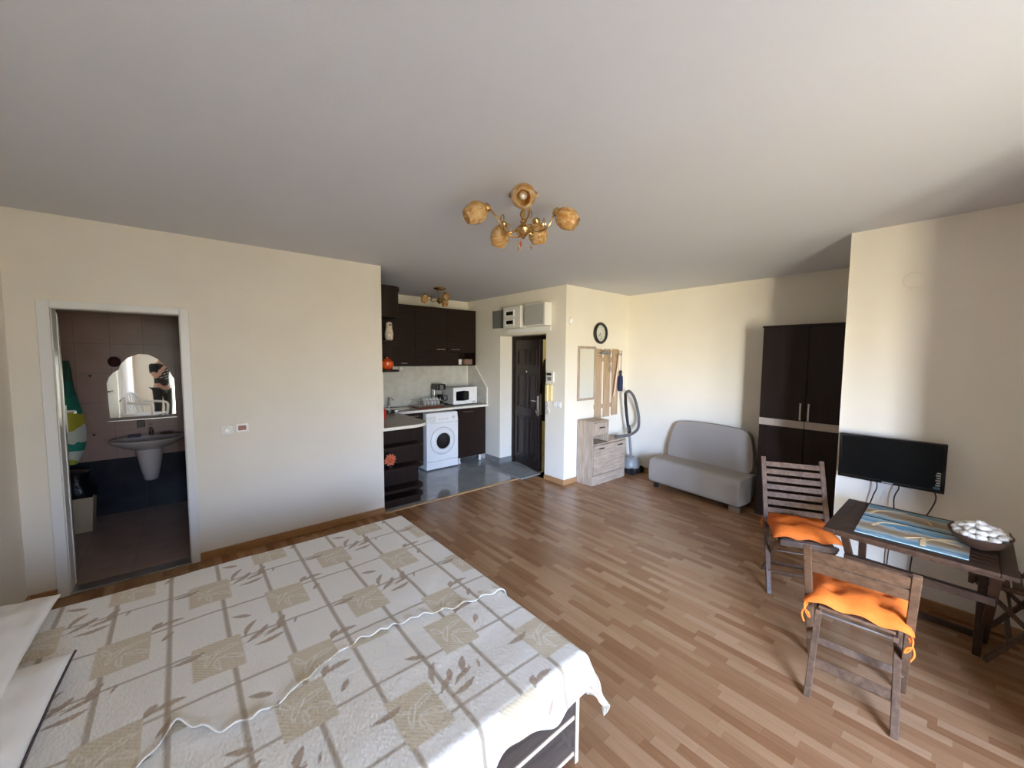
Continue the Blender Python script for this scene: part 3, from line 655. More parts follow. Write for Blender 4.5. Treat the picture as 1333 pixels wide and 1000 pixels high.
# red flower ornament on the corner
def flower(name, loc, r, h, label, base=RED):
    t = thing(name, label, 'flower ornament', loc)
    build('stem', MB().lathe([(.028, 0), (.030, .01), (.008, .03), (.006, h-r)], seg=12), COATM, t)
    rnd = random.Random(3); mb = MB()
    for k in range(12):
        a = 2*PI*k/12; M = Matrix.Rotation(rnd.uniform(-.3, .3), 4, 'Z') @ Matrix.Rotation(a, 4, 'Y')
        mb.ball(M @ Vector((0, 0, r*.62)) + Vector((0, 0, h)), (r*.20, r*.12, r*.40), 8, 6, M)
    build('petals', mb, base, t)
    build('centre', MB().ball((0, -.012, h), (r*.3, r*.22, r*.3)), ORR, t)
flower('flower_ornament', (1.745, 4.13, .445), .072, .085, 'orange flower ornament standing on the open base shelf', pal('dried_orange', (.55, .13, .06), .6))
t = thing('red_vase', 'glossy red heart-shaped pot standing in the left corner of the worktop', 'pot', (1.82, 4.55, cz1))
build('body', MB().lathe([(.03, 0), (.05, .02), (.062, .07), (.055, .12), (.03, .15)], seg=24), RED, t)
build('lid', MB().lathe([(.032, .148), (.02, .165), (.006, .17)], seg=16), ORR, t)
# dish drainer
t = thing('dish_rack', 'metal dish drainer on a reddish tray in front of the coffee maker', 'dish rack', (2.83, 5.26, cz1))
build('tray', MB().box(-.20, .20, -.12, .16, 0, .018), pal('red_brown_tray', (.20, .045, .025), .35), t, bevel=.005)
mb = MB()
for z in (.035, .10):
    mb.tube([(-.22, -.12, z+.02*(z > .05)), (.20, -.12, z), (.20, .16, z), (-.22, .16, z+.02*(z > .05))], .004, 6, closed=True)
for k in range(12):
    x = -.19+.035*k; mb.tube([(x, -.12, .10), (x, -.12, .03), (x, .16, .03), (x, .16, .10)], .0022, 5)
build('wire_frame', mb, STEEL, t)
for k in range(5):
    M = Matrix.Rotation(math.radians(76), 4, 'Y')
    o = tag(build('plate', MB().lathe([(.03, 0), (.05, .004), (.062, .010), (.060, .012), (.03, .004)], (2.73+.055*k, 5.225, cz1+.088), 24, M), WHITE),
            'small white dish standing upright in the dish drainer, %s' % ('leftmost of the five', 'second from the left', 'in the middle of the five', 'fourth from the left', 'rightmost of the five')[k], 'dish', 'white dishes in the drainer')
# coffee maker
t = thing('coffee_maker', 'black and silver coffee maker against the backsplash', 'coffee maker', (3.12, 5.46, cz1))
build('base', MB().box(-.085, .085, -.11, .10, 0, .03), BLACK, t, bevel=.01)
build('column', MB().box(-.075, .075, .02, .10, .03, .31), METAL, t, bevel=.015)
build('head', MB().box(-.08, .08, -.09, .10, .235, .33), BLACK, t, bevel=.02)
build('water_window', MB().box(-.03, .03, -.094, -.088, .245, .32), METAL, t)
cf = build('carafe', MB().lathe([(.045, .032), (.062, .06), (.064, .10), (.05, .15), (.045, .17)], (0, -.035, 0), 24), BLACKG, t)
build('carafe_handle', MB().tube([(.055, -.06, .15), (.10, -.09, .14), (.10, -.09, .08), (.06, -.06, .06)], .008, 8), BLACK, cf)
tag(build('power_cord', MB().tube(spl([(3.21, 5.50, 1.10), (3.235, 5.45, 1.06), (3.24, 5.40, .97), (3.20, 5.34, .922), (3.12, 5.32, .921), (3.05, 5.33, .921)], 8), .006, 8), BLACK), 'black cord hanging down beside the coffee maker onto the worktop', 'cord')
# microwave
t = thing('microwave', 'white microwave oven on the right of the worktop', 'microwave', (3.46, 5.21, cz1), rz=math.radians(3))
build('body', MB().box(-.23, .23, .02, .34, .015, .275), LGREY, t, bevel=.006)
fr_ = build('front', MB().box(-.23, .23, 0, .022, .012, .278), WHITE, t, bevel=.006)
build('door_window', MB().prism([(-.18, .075), (-.185, .15), (-.18, .215), (-.04, .225), (.06, .215), (.065, .15), (.06, .075), (-.04, .065)], -.004, .002, axis='y'), BLACKG, fr_)
for z in (.20, .09): build('dial', MB().cyl((.165, 0, z), (.165, -.018, z), .02), WHITE, fr_, bevel=.002)
build('open_button', MB().box(.13, .20, -.003, 0, .03, .05), LGREY, fr_)
build('foot', MB().box(-.2, -.17, .03, .06, 0, .016).box(.17, .2, .03, .06, 0, .016).box(-.2, -.17, .28, .31, 0, .016).box(.17, .2, .28, .31, 0, .016), BLACK, t)
# doormat
mb = MB(); n = 14
c00, c10, c11, c01 = Vector((3.52, 3.93, 0)), Vector((3.93, 3.93, 0)), Vector((3.96, 4.60, 0)), Vector((3.50, 4.55, 0))
tag(build('doormat', MB().prism([(3.51, 3.93), (3.90, 3.94), (3.885, 4.60), (3.52, 4.57)], 0.001, .014), MATT, bevel=.004), 'grey woven doormat on the tiles in front of the entrance door', 'doormat')

# ------------------------------------------------------------------ sofa
fx_ = Vector((-.106, -.994, 0)).normalized(); fy_ = Vector((-fx_.y, fx_.x, 0))
Ms = Matrix((fx_, fy_, Vector((0, 0, 1)))).transposed().to_4x4(); Ms.translation = (4.60, 2.14, 0)
t = thing('sofa', 'small taupe armless two-seat sofa against the back wall', 'sofa', M=Ms)
W = .575
def rprof(pts, lo, hi, ins=.03, nseg=6):
    # extrude a closed (y,z) outline along x with slightly shrunk ends
    cy = sum(p[0] for p in pts)/len(pts); cz = sum(p[1] for p in pts)/len(pts); R = []
    xs = [lo + ins*(1-math.cos(PI/2*k/nseg)) for k in range(nseg+1)]
    for k in range(nseg+1):
        s = 1 - ins*(1-math.sin(PI/2*k/nseg))*1.0/max(.2, 1)
        R.append([(xs[k], cy+(p[0]-cy)*(1-(1-math.sin(PI/2*k/nseg))*.10), cz+(p[1]-cz)*(1-(1-math.sin(PI/2*k/nseg))*.10)) for p in pts])
    m_ = [[(-(q[0]-lo)+hi, q[1], q[2]) for q in r] for r in R[::-1]]
    return R + m_
seat = [(.03, .055), (.30, .05), (.40, .12), (.44, .20), (.46, .32), (.42, .375), (.30, .365), (.12, .375), (.05, .37), (.012, .345), (.0, .30), (.002, .12), (.01, .075)]
build('seat', MB().rings(rprof(seat, -W, W)), TAUPE, t, smooth=50, subsurf=1)
bw = .545; Rb = []
def backshape(y0, thick, ofs):
    pts = []
    for (x, z) in [(-bw-.0, .30), (-bw-.0, .45), (-bw+.02, .62), (-bw+.05, .76), (-bw+.10, .83), (-bw+.2, .855), (0, .865), (bw-.2, .855), (bw-.10, .83), (bw-.05, .76), (bw-.02, .62), (bw, .45), (bw, .30)]:
        pts.append((x*(1-ofs), y0 + (z-.3)*.15, z - ofs*.5*(z > .5)*.6))
    return pts
rr = [backshape(.36, 0, .04), backshape(.345, 0, .01), backshape(.355, 0, 0), backshape(.415, 0, 0), backshape(.43, 0, .01), backshape(.42, 0, .04)]
build('backrest', MB().rings([[Vector(p) for p in r] for r in rr]), TAUPE, t, smooth=50, subsurf=2)
for x in (-.50, .46):
    build('foot', MB().box(x, x+.12 if x > 0 else x+.05, .03, .07, 0, .055), METAL if x > 0 else BLACK, t, bevel=.003)
for x in (-.5, .45): build('foot', MB().box(x, x+.05, .38, .42, 0, .12), BLACK, t, bevel=.003)

# ------------------------------------------------------------------ wardrobe
t = thing('wardrobe', 'tall dark two-door wardrobe with a pale middle band beside the sofa', 'wardrobe', (4.70, 1.06, 0))
WU, WV0, WV1, WH = 4.70, .665, 1.46, 2.02
build('body', MB().box(WU+.02, 5.17, WV0, WV1, 0, WH-.02), WARD, t, world=True)
build('cornice', MB().box(WU-.005, 5.175, WV0, WV1+.006, WH-.022, WH), WARD, t, world=True, bevel=.003)
for k, (a, b_) in enumerate(((1.062, WV1-.002), (WV0+.002, 1.058))):
    dd = build('cabinet_door', MB().box(WU, WU+.019, a+.001, b_-.001, .07, WH-.025), WARD, t, world=True, bevel=.002)
    lab(build('band', MB().box(WU-.004, WU+.001, a+.001, b_-.001, .985, 1.058), SILVER, dd, world=True), 'pale brown-silver band')
    hv = 1.095 if k == 0 else 1.028
    build('handle', MB().box(WU-.03, WU-.02, hv-.007, hv+.007, 1.07, 1.24).box(WU-.025, WU, hv-.005, hv+.005, 1.08, 1.09).box(WU-.025, WU, hv-.005, hv+.005, 1.22, 1.23), METAL, dd, world=True)
build('plinth', MB().box(WU+.01, WU+.02, WV0, WV1, 0, .065), WARD, t, world=True)

# ------------------------------------------------------------------ television
Mt = Matrix.Translation((3.68, .345, .985)) @ Matrix.Rotation(math.radians(-90), 4, 'Z') @ Matrix.Rotation(math.radians(3), 4, 'X')
t = thing('television', 'black flat-screen television on the wall above the table', 'television', M=Mt)
# local x = to the right in the picture (-v), y = away from the room, z = up
TW, TH = .265, .160
build('housing', MB().box(-TW, TW, -.0, .035, -TH, TH).box(-.17, .17, .035, .06, -.11, .11), BLACK, t, bevel=.006)
bz = build('bezel', MB().frame(-TW, TW, -TH, TH, .016, -.006, .0), BLACKG, t, bevel=.002)
build('screen', MB().box(-TW+.016, TW-.016, -.003, .0, -TH+.022, TH-.016), pal('dark_screen', (.003, .0035, .0035), .3, **{'Specular IOR Level': .2}), t, smooth=0)
lab(build('badge', MB().box(-.028, .028, -.0075, -.006, -TH+.005, -TH+.011), LGREY, bz), 'small pale badge')
mb = MB()
for k in range(6): mb.box(TW-.042+.004*(k % 2), TW-.020, -.0045, -.003, -TH+.045+.016*k, -TH+.054+.016*k)
lab(build('sticker', mb, LGREY, t), 'column of small pale lettering in the right corner of the screen')
lab(build('sticker', MB().box(TW-.05, TW-.02, -.0045, -.003, -TH+.024, -TH+.038), pal('blue_sticker', (.10, .22, .34), .4), t), 'pale blue label')
build('wall_bracket', MB().box(-.05, .05, .06, .112, -.05, .05), BLACK, t)
def cable(P, lbl):
    tag(build('cable', MB().tube(spl(P, 8), .004, 7), BLACK), lbl, 'cable', 'cables hanging below the television')
cable([(3.74, .41, .86), (3.735, .40, .78), (3.75, .42, .70), (3.77, .45, .55), (3.785, .47, .30), (3.77, .45, .05), (3.76, .40, .012)], 'black cable hanging below the television, left one of three')
cable([(3.73, .30, .86), (3.73, .29, .80), (3.735, .31, .72), (3.74, .30, .55), (3.77, .32, .35), (3.77, .33, .012)], 'black cable hanging below the television, middle one of three')
cable([(3.735, .14, .86), (3.72, .115, .78), (3.73, .14, .68), (3.75, .17, .60), (3.77, .20, .40), (3.77, .22, .012)], 'black cable curving below the right side of the television')

# ------------------------------------------------------------------ table
t = thing('folding_table', 'dark slatted wooden folding table by the television wall', 'table', (3.18, .17, 0))
TZ = .72; tu0, tu1, tv0, tv1 = 2.79, 3.50, -.185, .512
build('tabletop_frame', MB().frame(tu0, tu1, tv0, tv1, .055, TZ-.022, TZ, axis='z'), TABLEW, t, world=True, bevel=.004)
nsl = 11; sw = (tu1-tu0-.11)/nsl
mb = MB()
for k in range(nsl): mb.box(tu0+.055+k*sw+.0015, tu0+.055+(k+1)*sw-.0015, tv0+.055, tv1-.055, TZ-.018, TZ-.001)
build('slats', mb, TABLEW, t, world=True, bevel=.002)
for x in (tu0+.04, tu1-.06): build('apron', MB().box(x, x+.02, tv0+.04, tv1-.04, TZ-.045, TZ-.022), TABLEW, t, world=True, bevel=.002)
for v_ in (tv1-.08, tv0+.06):
    o1 = .0 if v_ > 0 else 0
    build('leg', MB().bar((2.87, v_, TZ-.03), (3.60, v_, .005), .022, .036, up=(0, 1, 0)), TABLEW, t, world=True, bevel=.003)
    vv = v_ - .026 if v_ > 0 else v_ + .026
    build('leg', MB().bar((3.33, vv, TZ-.03), (3.40, vv, .005), .022, .036, up=(0, 1, 0)), TABLEW, t, world=True, bevel=.003)
build('stretcher', MB().box(3.05, 3.09, tv0+.05, tv1-.06, .455, .495), TABLEW, t, world=True, bevel=.003)
build('stretcher', MB().box(3.55, 3.58, tv0+.05, tv1-.06, .03, .065), TABLEW, t, world=True, bevel=.003)
# placemat: a beach picture with dune grass
m, nt, b = nodes('printed_placemat'); PMAT = m
tc = N(nt, 'ShaderNodeTexCoord'); sp = N(nt, 'ShaderNodeSeparateXYZ'); nt.links.new(tc.outputs['Object'], sp.inputs[0])
nz = N(nt, 'ShaderNodeTexNoise'); nz.inputs['Scale'].default_value = 9; nz.inputs['Detail'].default_value = 6
nt.links.new(tc.outputs['Object'], nz.inputs['Vector'])
fr1 = mathn(nt, 'FRACT', mathn(nt, 'ADD', mathn(nt, 'MULTIPLY', sp.outputs['X'], 3.2), mathn(nt, 'MULTIPLY', nz.outputs['Fac'], .42)))
rp = N(nt, 'ShaderNodeValToRGB'); els = [(0, (.12, .32, .45)), (.15, (.25, .48, .60)), (.30, (.50, .68, .72)), (.42, (.17, .38, .52)), (.52, (.62, .70, .68)), (.60, (.52, .40, .24)), (.75, (.36, .24, .14)), (.88, (.60, .50, .36)), (1, (.55, .72, .80))]
els = [(p_, tuple(c_*.72 for c_ in q_)) for p_, q_ in els]
cr = rp.color_ramp; cr.elements[0].position = 0; cr.elements[0].color = (*els[0][1], 1); cr.elements[1].position = 1; cr.elements[1].color = (*els[-1][1], 1)
for p_, c_ in els[1:-1]: e_ = cr.elements.new(p_); e_.color = (*c_, 1)
nt.links.new(fr1, rp.inputs['Fac']); nt.links.new(rp.outputs[0], b.inputs['Base Color']); b.inputs['Roughness'].default_value = .35
t = thing('placemat', 'beach-print table runner in blue and sand lying across the table', 'placemat', (3.15, .17, TZ))
build('sheet', MB().prism([(2.85-3.15, .385-.17), (3.455-3.15, .40-.17), (3.46-3.15, -.045-.17), (2.86-3.15, -.035-.17)], .0, .003), PMAT, t, smooth=0)
build('dark_band', MB().box(2.852-3.15+.33, 2.852-3.15+.345, -.21, .222, .003, .0036), COATM, t, smooth=0)
mb = MB()
for (a, c_, w_) in (((-.26, -.05), (-.05, -.16), .02), ((-.12, .16), (.02, .03), .014), ((.10, .20), (.27, .05), .016), ((.24, .06), (.14, -.06), .012), ((-.20, .02), (-.12, -.18), .012)):
    A_, B_ = Vector((*a, 0)), Vector((*c_, 0)); d_ = (B_-A_); n_ = Vector((-d_.y, d_.x, 0))*.22
    P_ = [A_ + d_*s + n_*math.sin(PI*s) for s in [k/10 for k in range(11)]]
    for p0, p1 in zip(P_, P_[1:]): mb.bar((p0.x, p0.y, .0037), (p1.x, p1.y, .0037), w_, .0012)
lab(build('grass_blades', mb, pal('straw_print', (.70, .50, .26), .5), t), 'printed straw-coloured grass blades')
# bowl of stones
bc = Vector((3.11, -.065, TZ+.003))
t = thing('bowl', 'dark shallow bowl heaped with white stones on the table corner', 'bowl', bc)
build('shell', MB().lathe([(.05, 0), (.06, .004), (.10, .025), (.130, .06), (.138, .075), (.130, .075), (.09, .036), (.05, .014)], seg=36, sx=1.15, sy=.82), BOWLM, t)
rnd = random.Random(11); cnt = 0
ps = []
for ringr, nn, zz in ((.104, 16, .078), (.072, 12, .095), (.036, 7, .110), (.062, 9, .066), (.0, 2, .120), (.10, 9, .062)):
    for k in range(nn):
        a = 2*PI*k/nn + rnd.uniform(-.15, .15) + ringr*9
        ps.append(Vector((ringr*math.cos(a)*1.12, ringr*math.sin(a)*.80, zz+rnd.uniform(-.004, .004))))
places = ['on the left side', 'on the right side', 'at the front', 'at the back']
for i, p in enumerate(ps):
    M = Matrix.Rotation(rnd.uniform(0, PI), 4, 'Z') @ Matrix.Rotation(rnd.uniform(-.3, .3), 4, 'X')
    o = build('pebble', MB().ball((0, 0, 0), (rnd.uniform(.021, .030), rnd.uniform(.016, .021), rnd.uniform(.012, .015)), 12, 8, M), STONE)
    o.location = bc + p
    tag(o, 'smooth white pebble among the stones heaped in the dark bowl', 'stone', 'white stones in the bowl')

# ------------------------------------------------------------------ folding chairs
def folding_chair(label, foot, F, height, slats, w=.40, cushion=None, off=.0, recl=.48):
    F = Vector((*F, 0)).normalized(); Rr = Vector((F.y, -F.x, 0))           # x = sitter's right
    M = Matrix((Rr, F, Vector((0, 0, 1)))).transposed().to_4x4(); M.translation = (*foot, 0)
    t = thing('folding_chair', label, 'chair', M=M)
    h = w/2-.011
    top = Vector((0, -recl, height))
    def onpost(z): return Vector((0, -recl*z/height, z))
    for s in (-1, 1):
        build('outer_leg', MB().bar((s*h, .0, 0.003), (s*h, -recl, height), .022, .032, up=(1, 0, 0)), CHAIRW, t, bevel=.004)
        build('inner_leg', MB().bar((s*(h-.028), -.375, .003), (s*(h-.028), .055, .43), .020, .030, up=(1, 0, 0)), CHAIRW, t, bevel=.004)
    mb = MB()
    for k in range(8): mb.box(-h+.045, h-.045, -.30+k*.047, -.30+k*.047+.038, .436, .450)
    build('seat_slats', mb, CHAIRW, t, bevel=.002)
    for s in (-1, 1): build('seat_rail', MB().box(s*(h-.045)-.010, s*(h-.045)+.010, -.32, .075, .412, .436), CHAIRW, t, bevel=.003)
    build('front_rail', MB().box(-h+.03, h-.03, .062, .085, .405, .447), CHAIRW, t, bevel=.004)
    for (z0, z1) in slats:
        a, b_ = onpost(z0), onpost(z1)
        p = build('back_slat', MB().bar((0, (a.y+b_.y)/2, (z0+z1)/2), (0.0001, (a.y+b_.y)/2, (z0+z1)/2+.0001), .01, .01), CHAIRW, t) if False else None
        d = (b_-a).normalized()
        mm = MB(); Mx = Matrix((Vector((1, 0, 0)), d.cross(Vector((1, 0, 0))).normalized(), d)).transposed().to_4x4(); Mx.translation = (a+b_)/2
        L_ = (b_-a).length/2
        mm.box(-h+.011, h-.011, -.007, .007, -L_, L_, Mx)
        build('back_slat', mm, CHAIRW, t, bevel=.002)
    pr_ = lambda z: Vector((0, -.375+.43*(z/.43), z))
    build('stretcher', MB().cyl((-h+.03, pr_(.30).y, .30), (h-.03, pr_(.30).y, .30), .007, seg=8), METAL if cushion == 'near' else CHAIRW, t)
    build('stretcher', MB().bar((-h+.03, pr_(.12).y, .12), (h-.03, pr_(.12).y, .12), .014, .045, up=(0, .7, .7)), CHAIRW, t, bevel=.002)
    build('stretcher', MB().bar((-h, onpost(.14).y, .14), (h, onpost(.14).y, .14), .014, .035, up=(0, .5, .85)), CHAIRW, t, bevel=.002)
    return t, M, h
def cushion(label, M, w, y0, y1, z, seed, tuft=((-.09, .05), (.09, .05), (-.09, -.09), (.09, -.09))):
    t = thing('seat_cushion', label, 'cushion', M=M @ Matrix.Translation((0, (y0+y1)/2, z)))
    n = 36; hw_, hd_ = w/2, (y1-y0)/2; rnd = random.Random(seed)
    ph = [rnd.uniform(0, 6) for _ in range(4)]
    bm = bmesh.new()
    def pt(i, j, top):
        a, c_ = -1+2*i/n, -1+2*j/n
        e = max(0, 1-abs(a)**3.2)**.5 * max(0, 1-abs(c_)**3.2)**.5
        x = a*hw_*(1-.04*math.cos(c_*3)); y = c_*hd_*(1-.04*math.cos(a*3))
        th = .068*e
        for tx, ty in tuft: th -= .030*math.exp(-((x-tx)**2+(y-ty)**2)/.0012)*e
        th += .007*e*math.sin(a*5+ph[0]+c_*3)+.005*e*math.sin(c_*8+ph[1])
        sag = .0
        if top: return (x, y, .012+max(0, th)+.008*math.sin(a*9+ph[2])*(1-e))
        return (x, y, .012-.011*e+.008*math.sin(a*9+ph[2])*(1-e))
    T = [[bm.verts.new(pt(i, j, True)) for j in range(n+1)] for i in range(n+1)]
    B = [[None]*(n+1) for _ in range(n+1)]
    for i in range(n+1):
        for j in range(n+1):
            B[i][j] = T[i][j] if i in (0, n) or j in (0, n) else bm.verts.new(pt(i, j, False))
    for i in range(n):
        for j in range(n):
            bm.faces.new((T[i][j], T[i+1][j], T[i+1][j+1], T[i][j+1])); bm.faces.new((B[i][j], B[i][j+1], B[i+1][j+1], B[i+1][j]))
    mb = MB(); mb.bm.free(); mb.bm = bm
    build('pad', mb, ORANGE, t, smooth=70)
    for s in (-1, 1):
        x0 = s*(hw_-.012); yb = -hd_+.015
        P_ = spl([(x0, yb, .01), (x0+s*.012, yb-.03, -.005), (x0+s*.004, yb-.04, -.04), (x0-s*.012, yb-.04, -.06), (x0-s*.006, yb-.045, -.035), (x0+s*.012, yb-.045, -.02)], 6)
        build('tie', MB().tube(P_, .0045, 6), ORANGE, t)
        P_ = spl([(x0, yb-.02, .0), (x0+s*.018, yb-.05, -.045), (x0+s*.008, yb-.05, -.085)], 6)
        build('tie', MB().tube(P_, .004, 6), ORANGE, t)
    return t
sl1 = [(.515+.053*k, .515+.053*k+.034) for k in range(7)]
t1, M1, h1 = folding_chair('dark folding chair with seven back slats standing in front of the wardrobe', (3.24, .69), (-.89, -.455), .90, sl1, .40, recl=.43)
cushion('tufted orange cushion on the folding chair in front of the wardrobe', M1, .385, -.31, .075, .451, 3)
t2_, M2, h2 = folding_chair('brown folding chair with its back to the camera, nearest the bed', (2.71, .33), (.995, .10), .785, [(.64, .70), (.71, .77)], .39, recl=.43, cushion='near')
cushion('orange cushion tied to the folding chair with its back to the camera', M2, .385, -.31, .07, .451, 8)
t3, M3, h3 = folding_chair('dark folding chair at the right end of the table, cut off by the picture edge', (3.565, -.13), (0, 1), .85, sl1[:6], .39)

# ------------------------------------------------------------------ bed
t = thing('bed', 'low double bed with open shelves along its near side', 'bed', (.2, 1.85, 0))
BX = (-.80, 1.205); BY = (1.02, 2.72)
build('end_panel', MB().box(1.187, 1.205, .979, 2.72, 0, .40), BEDW, t, world=True, bevel=.002)
lab(build('edge_band', MB().box(1.186, 1.206, .976, .980, 0, .40), pal('pale_edge_band', (.62, .50, .36), .5), t, world=True), 'pale edge of the end board')
build('headboard', MB().box(-.825, -.80, .965, 2.74, 0, .85), BEDW, t, world=True, bevel=.004)
build('back_panel', MB().box(-.80, 1.187, 1.34, 1.36, 0, .36), BEDW, t, world=True)
build('slat_base', MB().box(-.80, 1.187, .985, 2.72, .345, .365), BEDW, t, world=True)
for z in (.03, .19):
    s_ = build('shelf_board', MB().box(-.80, 1.187, .989, 1.34, z, z+.018), BEDW, t, world=True)
    lab(build('edge_band', MB().box(-.80, 1.187, .985, .9895, z, z+.018), MATS['pale_edge_band'], s_, world=True), 'pale front edge of the shelf')
build('divider', MB().box(.18, .198, .98, 1.34, .048, .345), BEDW, t, world=True)
tag(build('mattress', MB().box(-.79, 1.20, 1.00, 2.72, .366, .452), LINEN, bevel=.03, bseg=4), 'thick mattress under the patterned bedspreads', 'mattress')

# bedspread pattern as a woven colour: grid lines, ribbed squares, brown leaves
CREAMC = np.array((.74, .70, .63)); LINEC = np.array((.36, .285, .20)); SQC = np.array((.50, .41, .27)); SQH = np.array((.72, .64, .50)); LEAFC = np.array((.27, .195, .13)); LEAFW = np.array((.72, .68, .60))
def ss(x, w): return np.clip(.5 - x/w, 0, 1)
def leaf(u, v, cu, cv, ang, L, Wd, bend=0.0):
    a = math.radians(ang); du, dv = u-cu, v-cv
    x = du*math.cos(a)+dv*math.sin(a); y = -du*math.sin(a)+dv*math.cos(a)
    s = np.clip(x/L, -1, 1); y = y - bend*(1-s*s)
    half = Wd*(1-s*s)*(1+.35*s)
    d = np.abs(y)-half; d = np.where(np.abs(x) > L, .02, d)
    return d, y
def pattern(u, v, su, sv, v0line, stag=True):
    """u,v in metres on the cloth; (su,sv) centre of one ribbed square; squares repeat every .586 x .54, staggered"""
    sh = u.shape; col = np.broadcast_to(CREAMC, sh+(3,)).copy()
    PU, PV = .586, .548
    def mixc(mask, c): 
        nonlocal col
        col = col*(1-mask[..., None]) + c*mask[..., None]
    gu = (u-.12+.0975*21) % .195 - .0975 ; gu = ((u-.12) + 30*.195 + .0975) % .195 - .0975
    gv = ((v-v0line) + 30*.274 + .137) % .274 - .137
    mixc(ss(np.abs(gu)-.0085, .005)*.92, LINEC); mixc(ss(np.abs(gv)-.006, .005)*.88, LINEC)
    for k in (0, 1):
        cu, cv = su + k*PU/2, sv + k*PV/2
        U = (u-cu + 20*PU + PU/2) % PU - PU/2; V = (v-cv + 20*PV + PV/2) % PV - PV/2
        # ribbed square
        d = np.maximum(np.abs(U)-.082, np.abs(V)-.105); m_ = ss(d, .004)
        mixc(m_, SQC)
        hat = (np.sin((U*.9+V)*2*PI/.0165)*.5+.5)*m_; mixc(hat*.6, SQH)
        for (a, b_, g, L, W_) in ((-.02, .0, 60, .05, .010), (.03, .03, 20, .045, .009), (.0, -.05, 95, .04, .008), (.04, -.03, -30, .045, .010), (-.045, .045, 120, .035, .008)):
            dd, yy_ = leaf(U, V, a, b_, g, L, W_, .008); mixc(ss(np.abs(dd)-.0025, .003)*m_*.8, LEAFW)
        LV = [(.135, .045, 35, .045, .010, .006), (.165, .075, 60, .032, .010, 0), (.205, .04, 20, .05, .009, .006), (.175, -.005, 10, .055, .011, -.008), (.235, .085, 65, .045, .012, .006),
              (-.155, -.165, 8, .055, .011, .01), (.10, .235, -28, .040, .011, 0), (.285, .055, 70, .02, .004, 0)] if k == 0 else \
             [(.10, .12, 60, .028, .012, .004), (-.17, -.155, 62, .055, .010, .012), (.20, -.215, 5, .055, .012, -.008), (.135, .005, 50, .03, .010, 0)]
        for (a, b_, g, L, W_, bd) in LV:
            UU = (U-a + PU/2 + PU) % PU - PU/2; VV = (V-b_ + PV/2 + PV) % PV - PV/2
            dd, yy_ = leaf(UU, VV, 0, 0, g, L, W_, bd)
            mixc(ss(dd, .003)*.9, LEAFC*1.45); mixc(ss(np.abs(dd)-.0012, .002)*(dd < .002)*.85, LEAFC); mixc(ss(np.abs(yy_)-.0010, .0015)*(dd < 0)*.6, LEAFC)
        # sprig stem
        st = np.abs(V-.02-(U-.08)*.28); mixc(ss(st-.0018, .002)*((U > .08) & (U < .25))*.85, LEAFC) if k == 0 else None
    return np.clip(col, 0, 1)
def fbm(u, v, seed, sc):
    r = np.random.RandomState(seed); z = np.zeros_like(u)
    for k in range(14):
        f = sc*(1+k*.35); a = r.uniform(0, 2*PI); p = r.uniform(0, 2*PI)
        z += np.sin((u*math.cos(a)+v*math.sin(a))*f+p)/(1+k*.6)
    return z/3
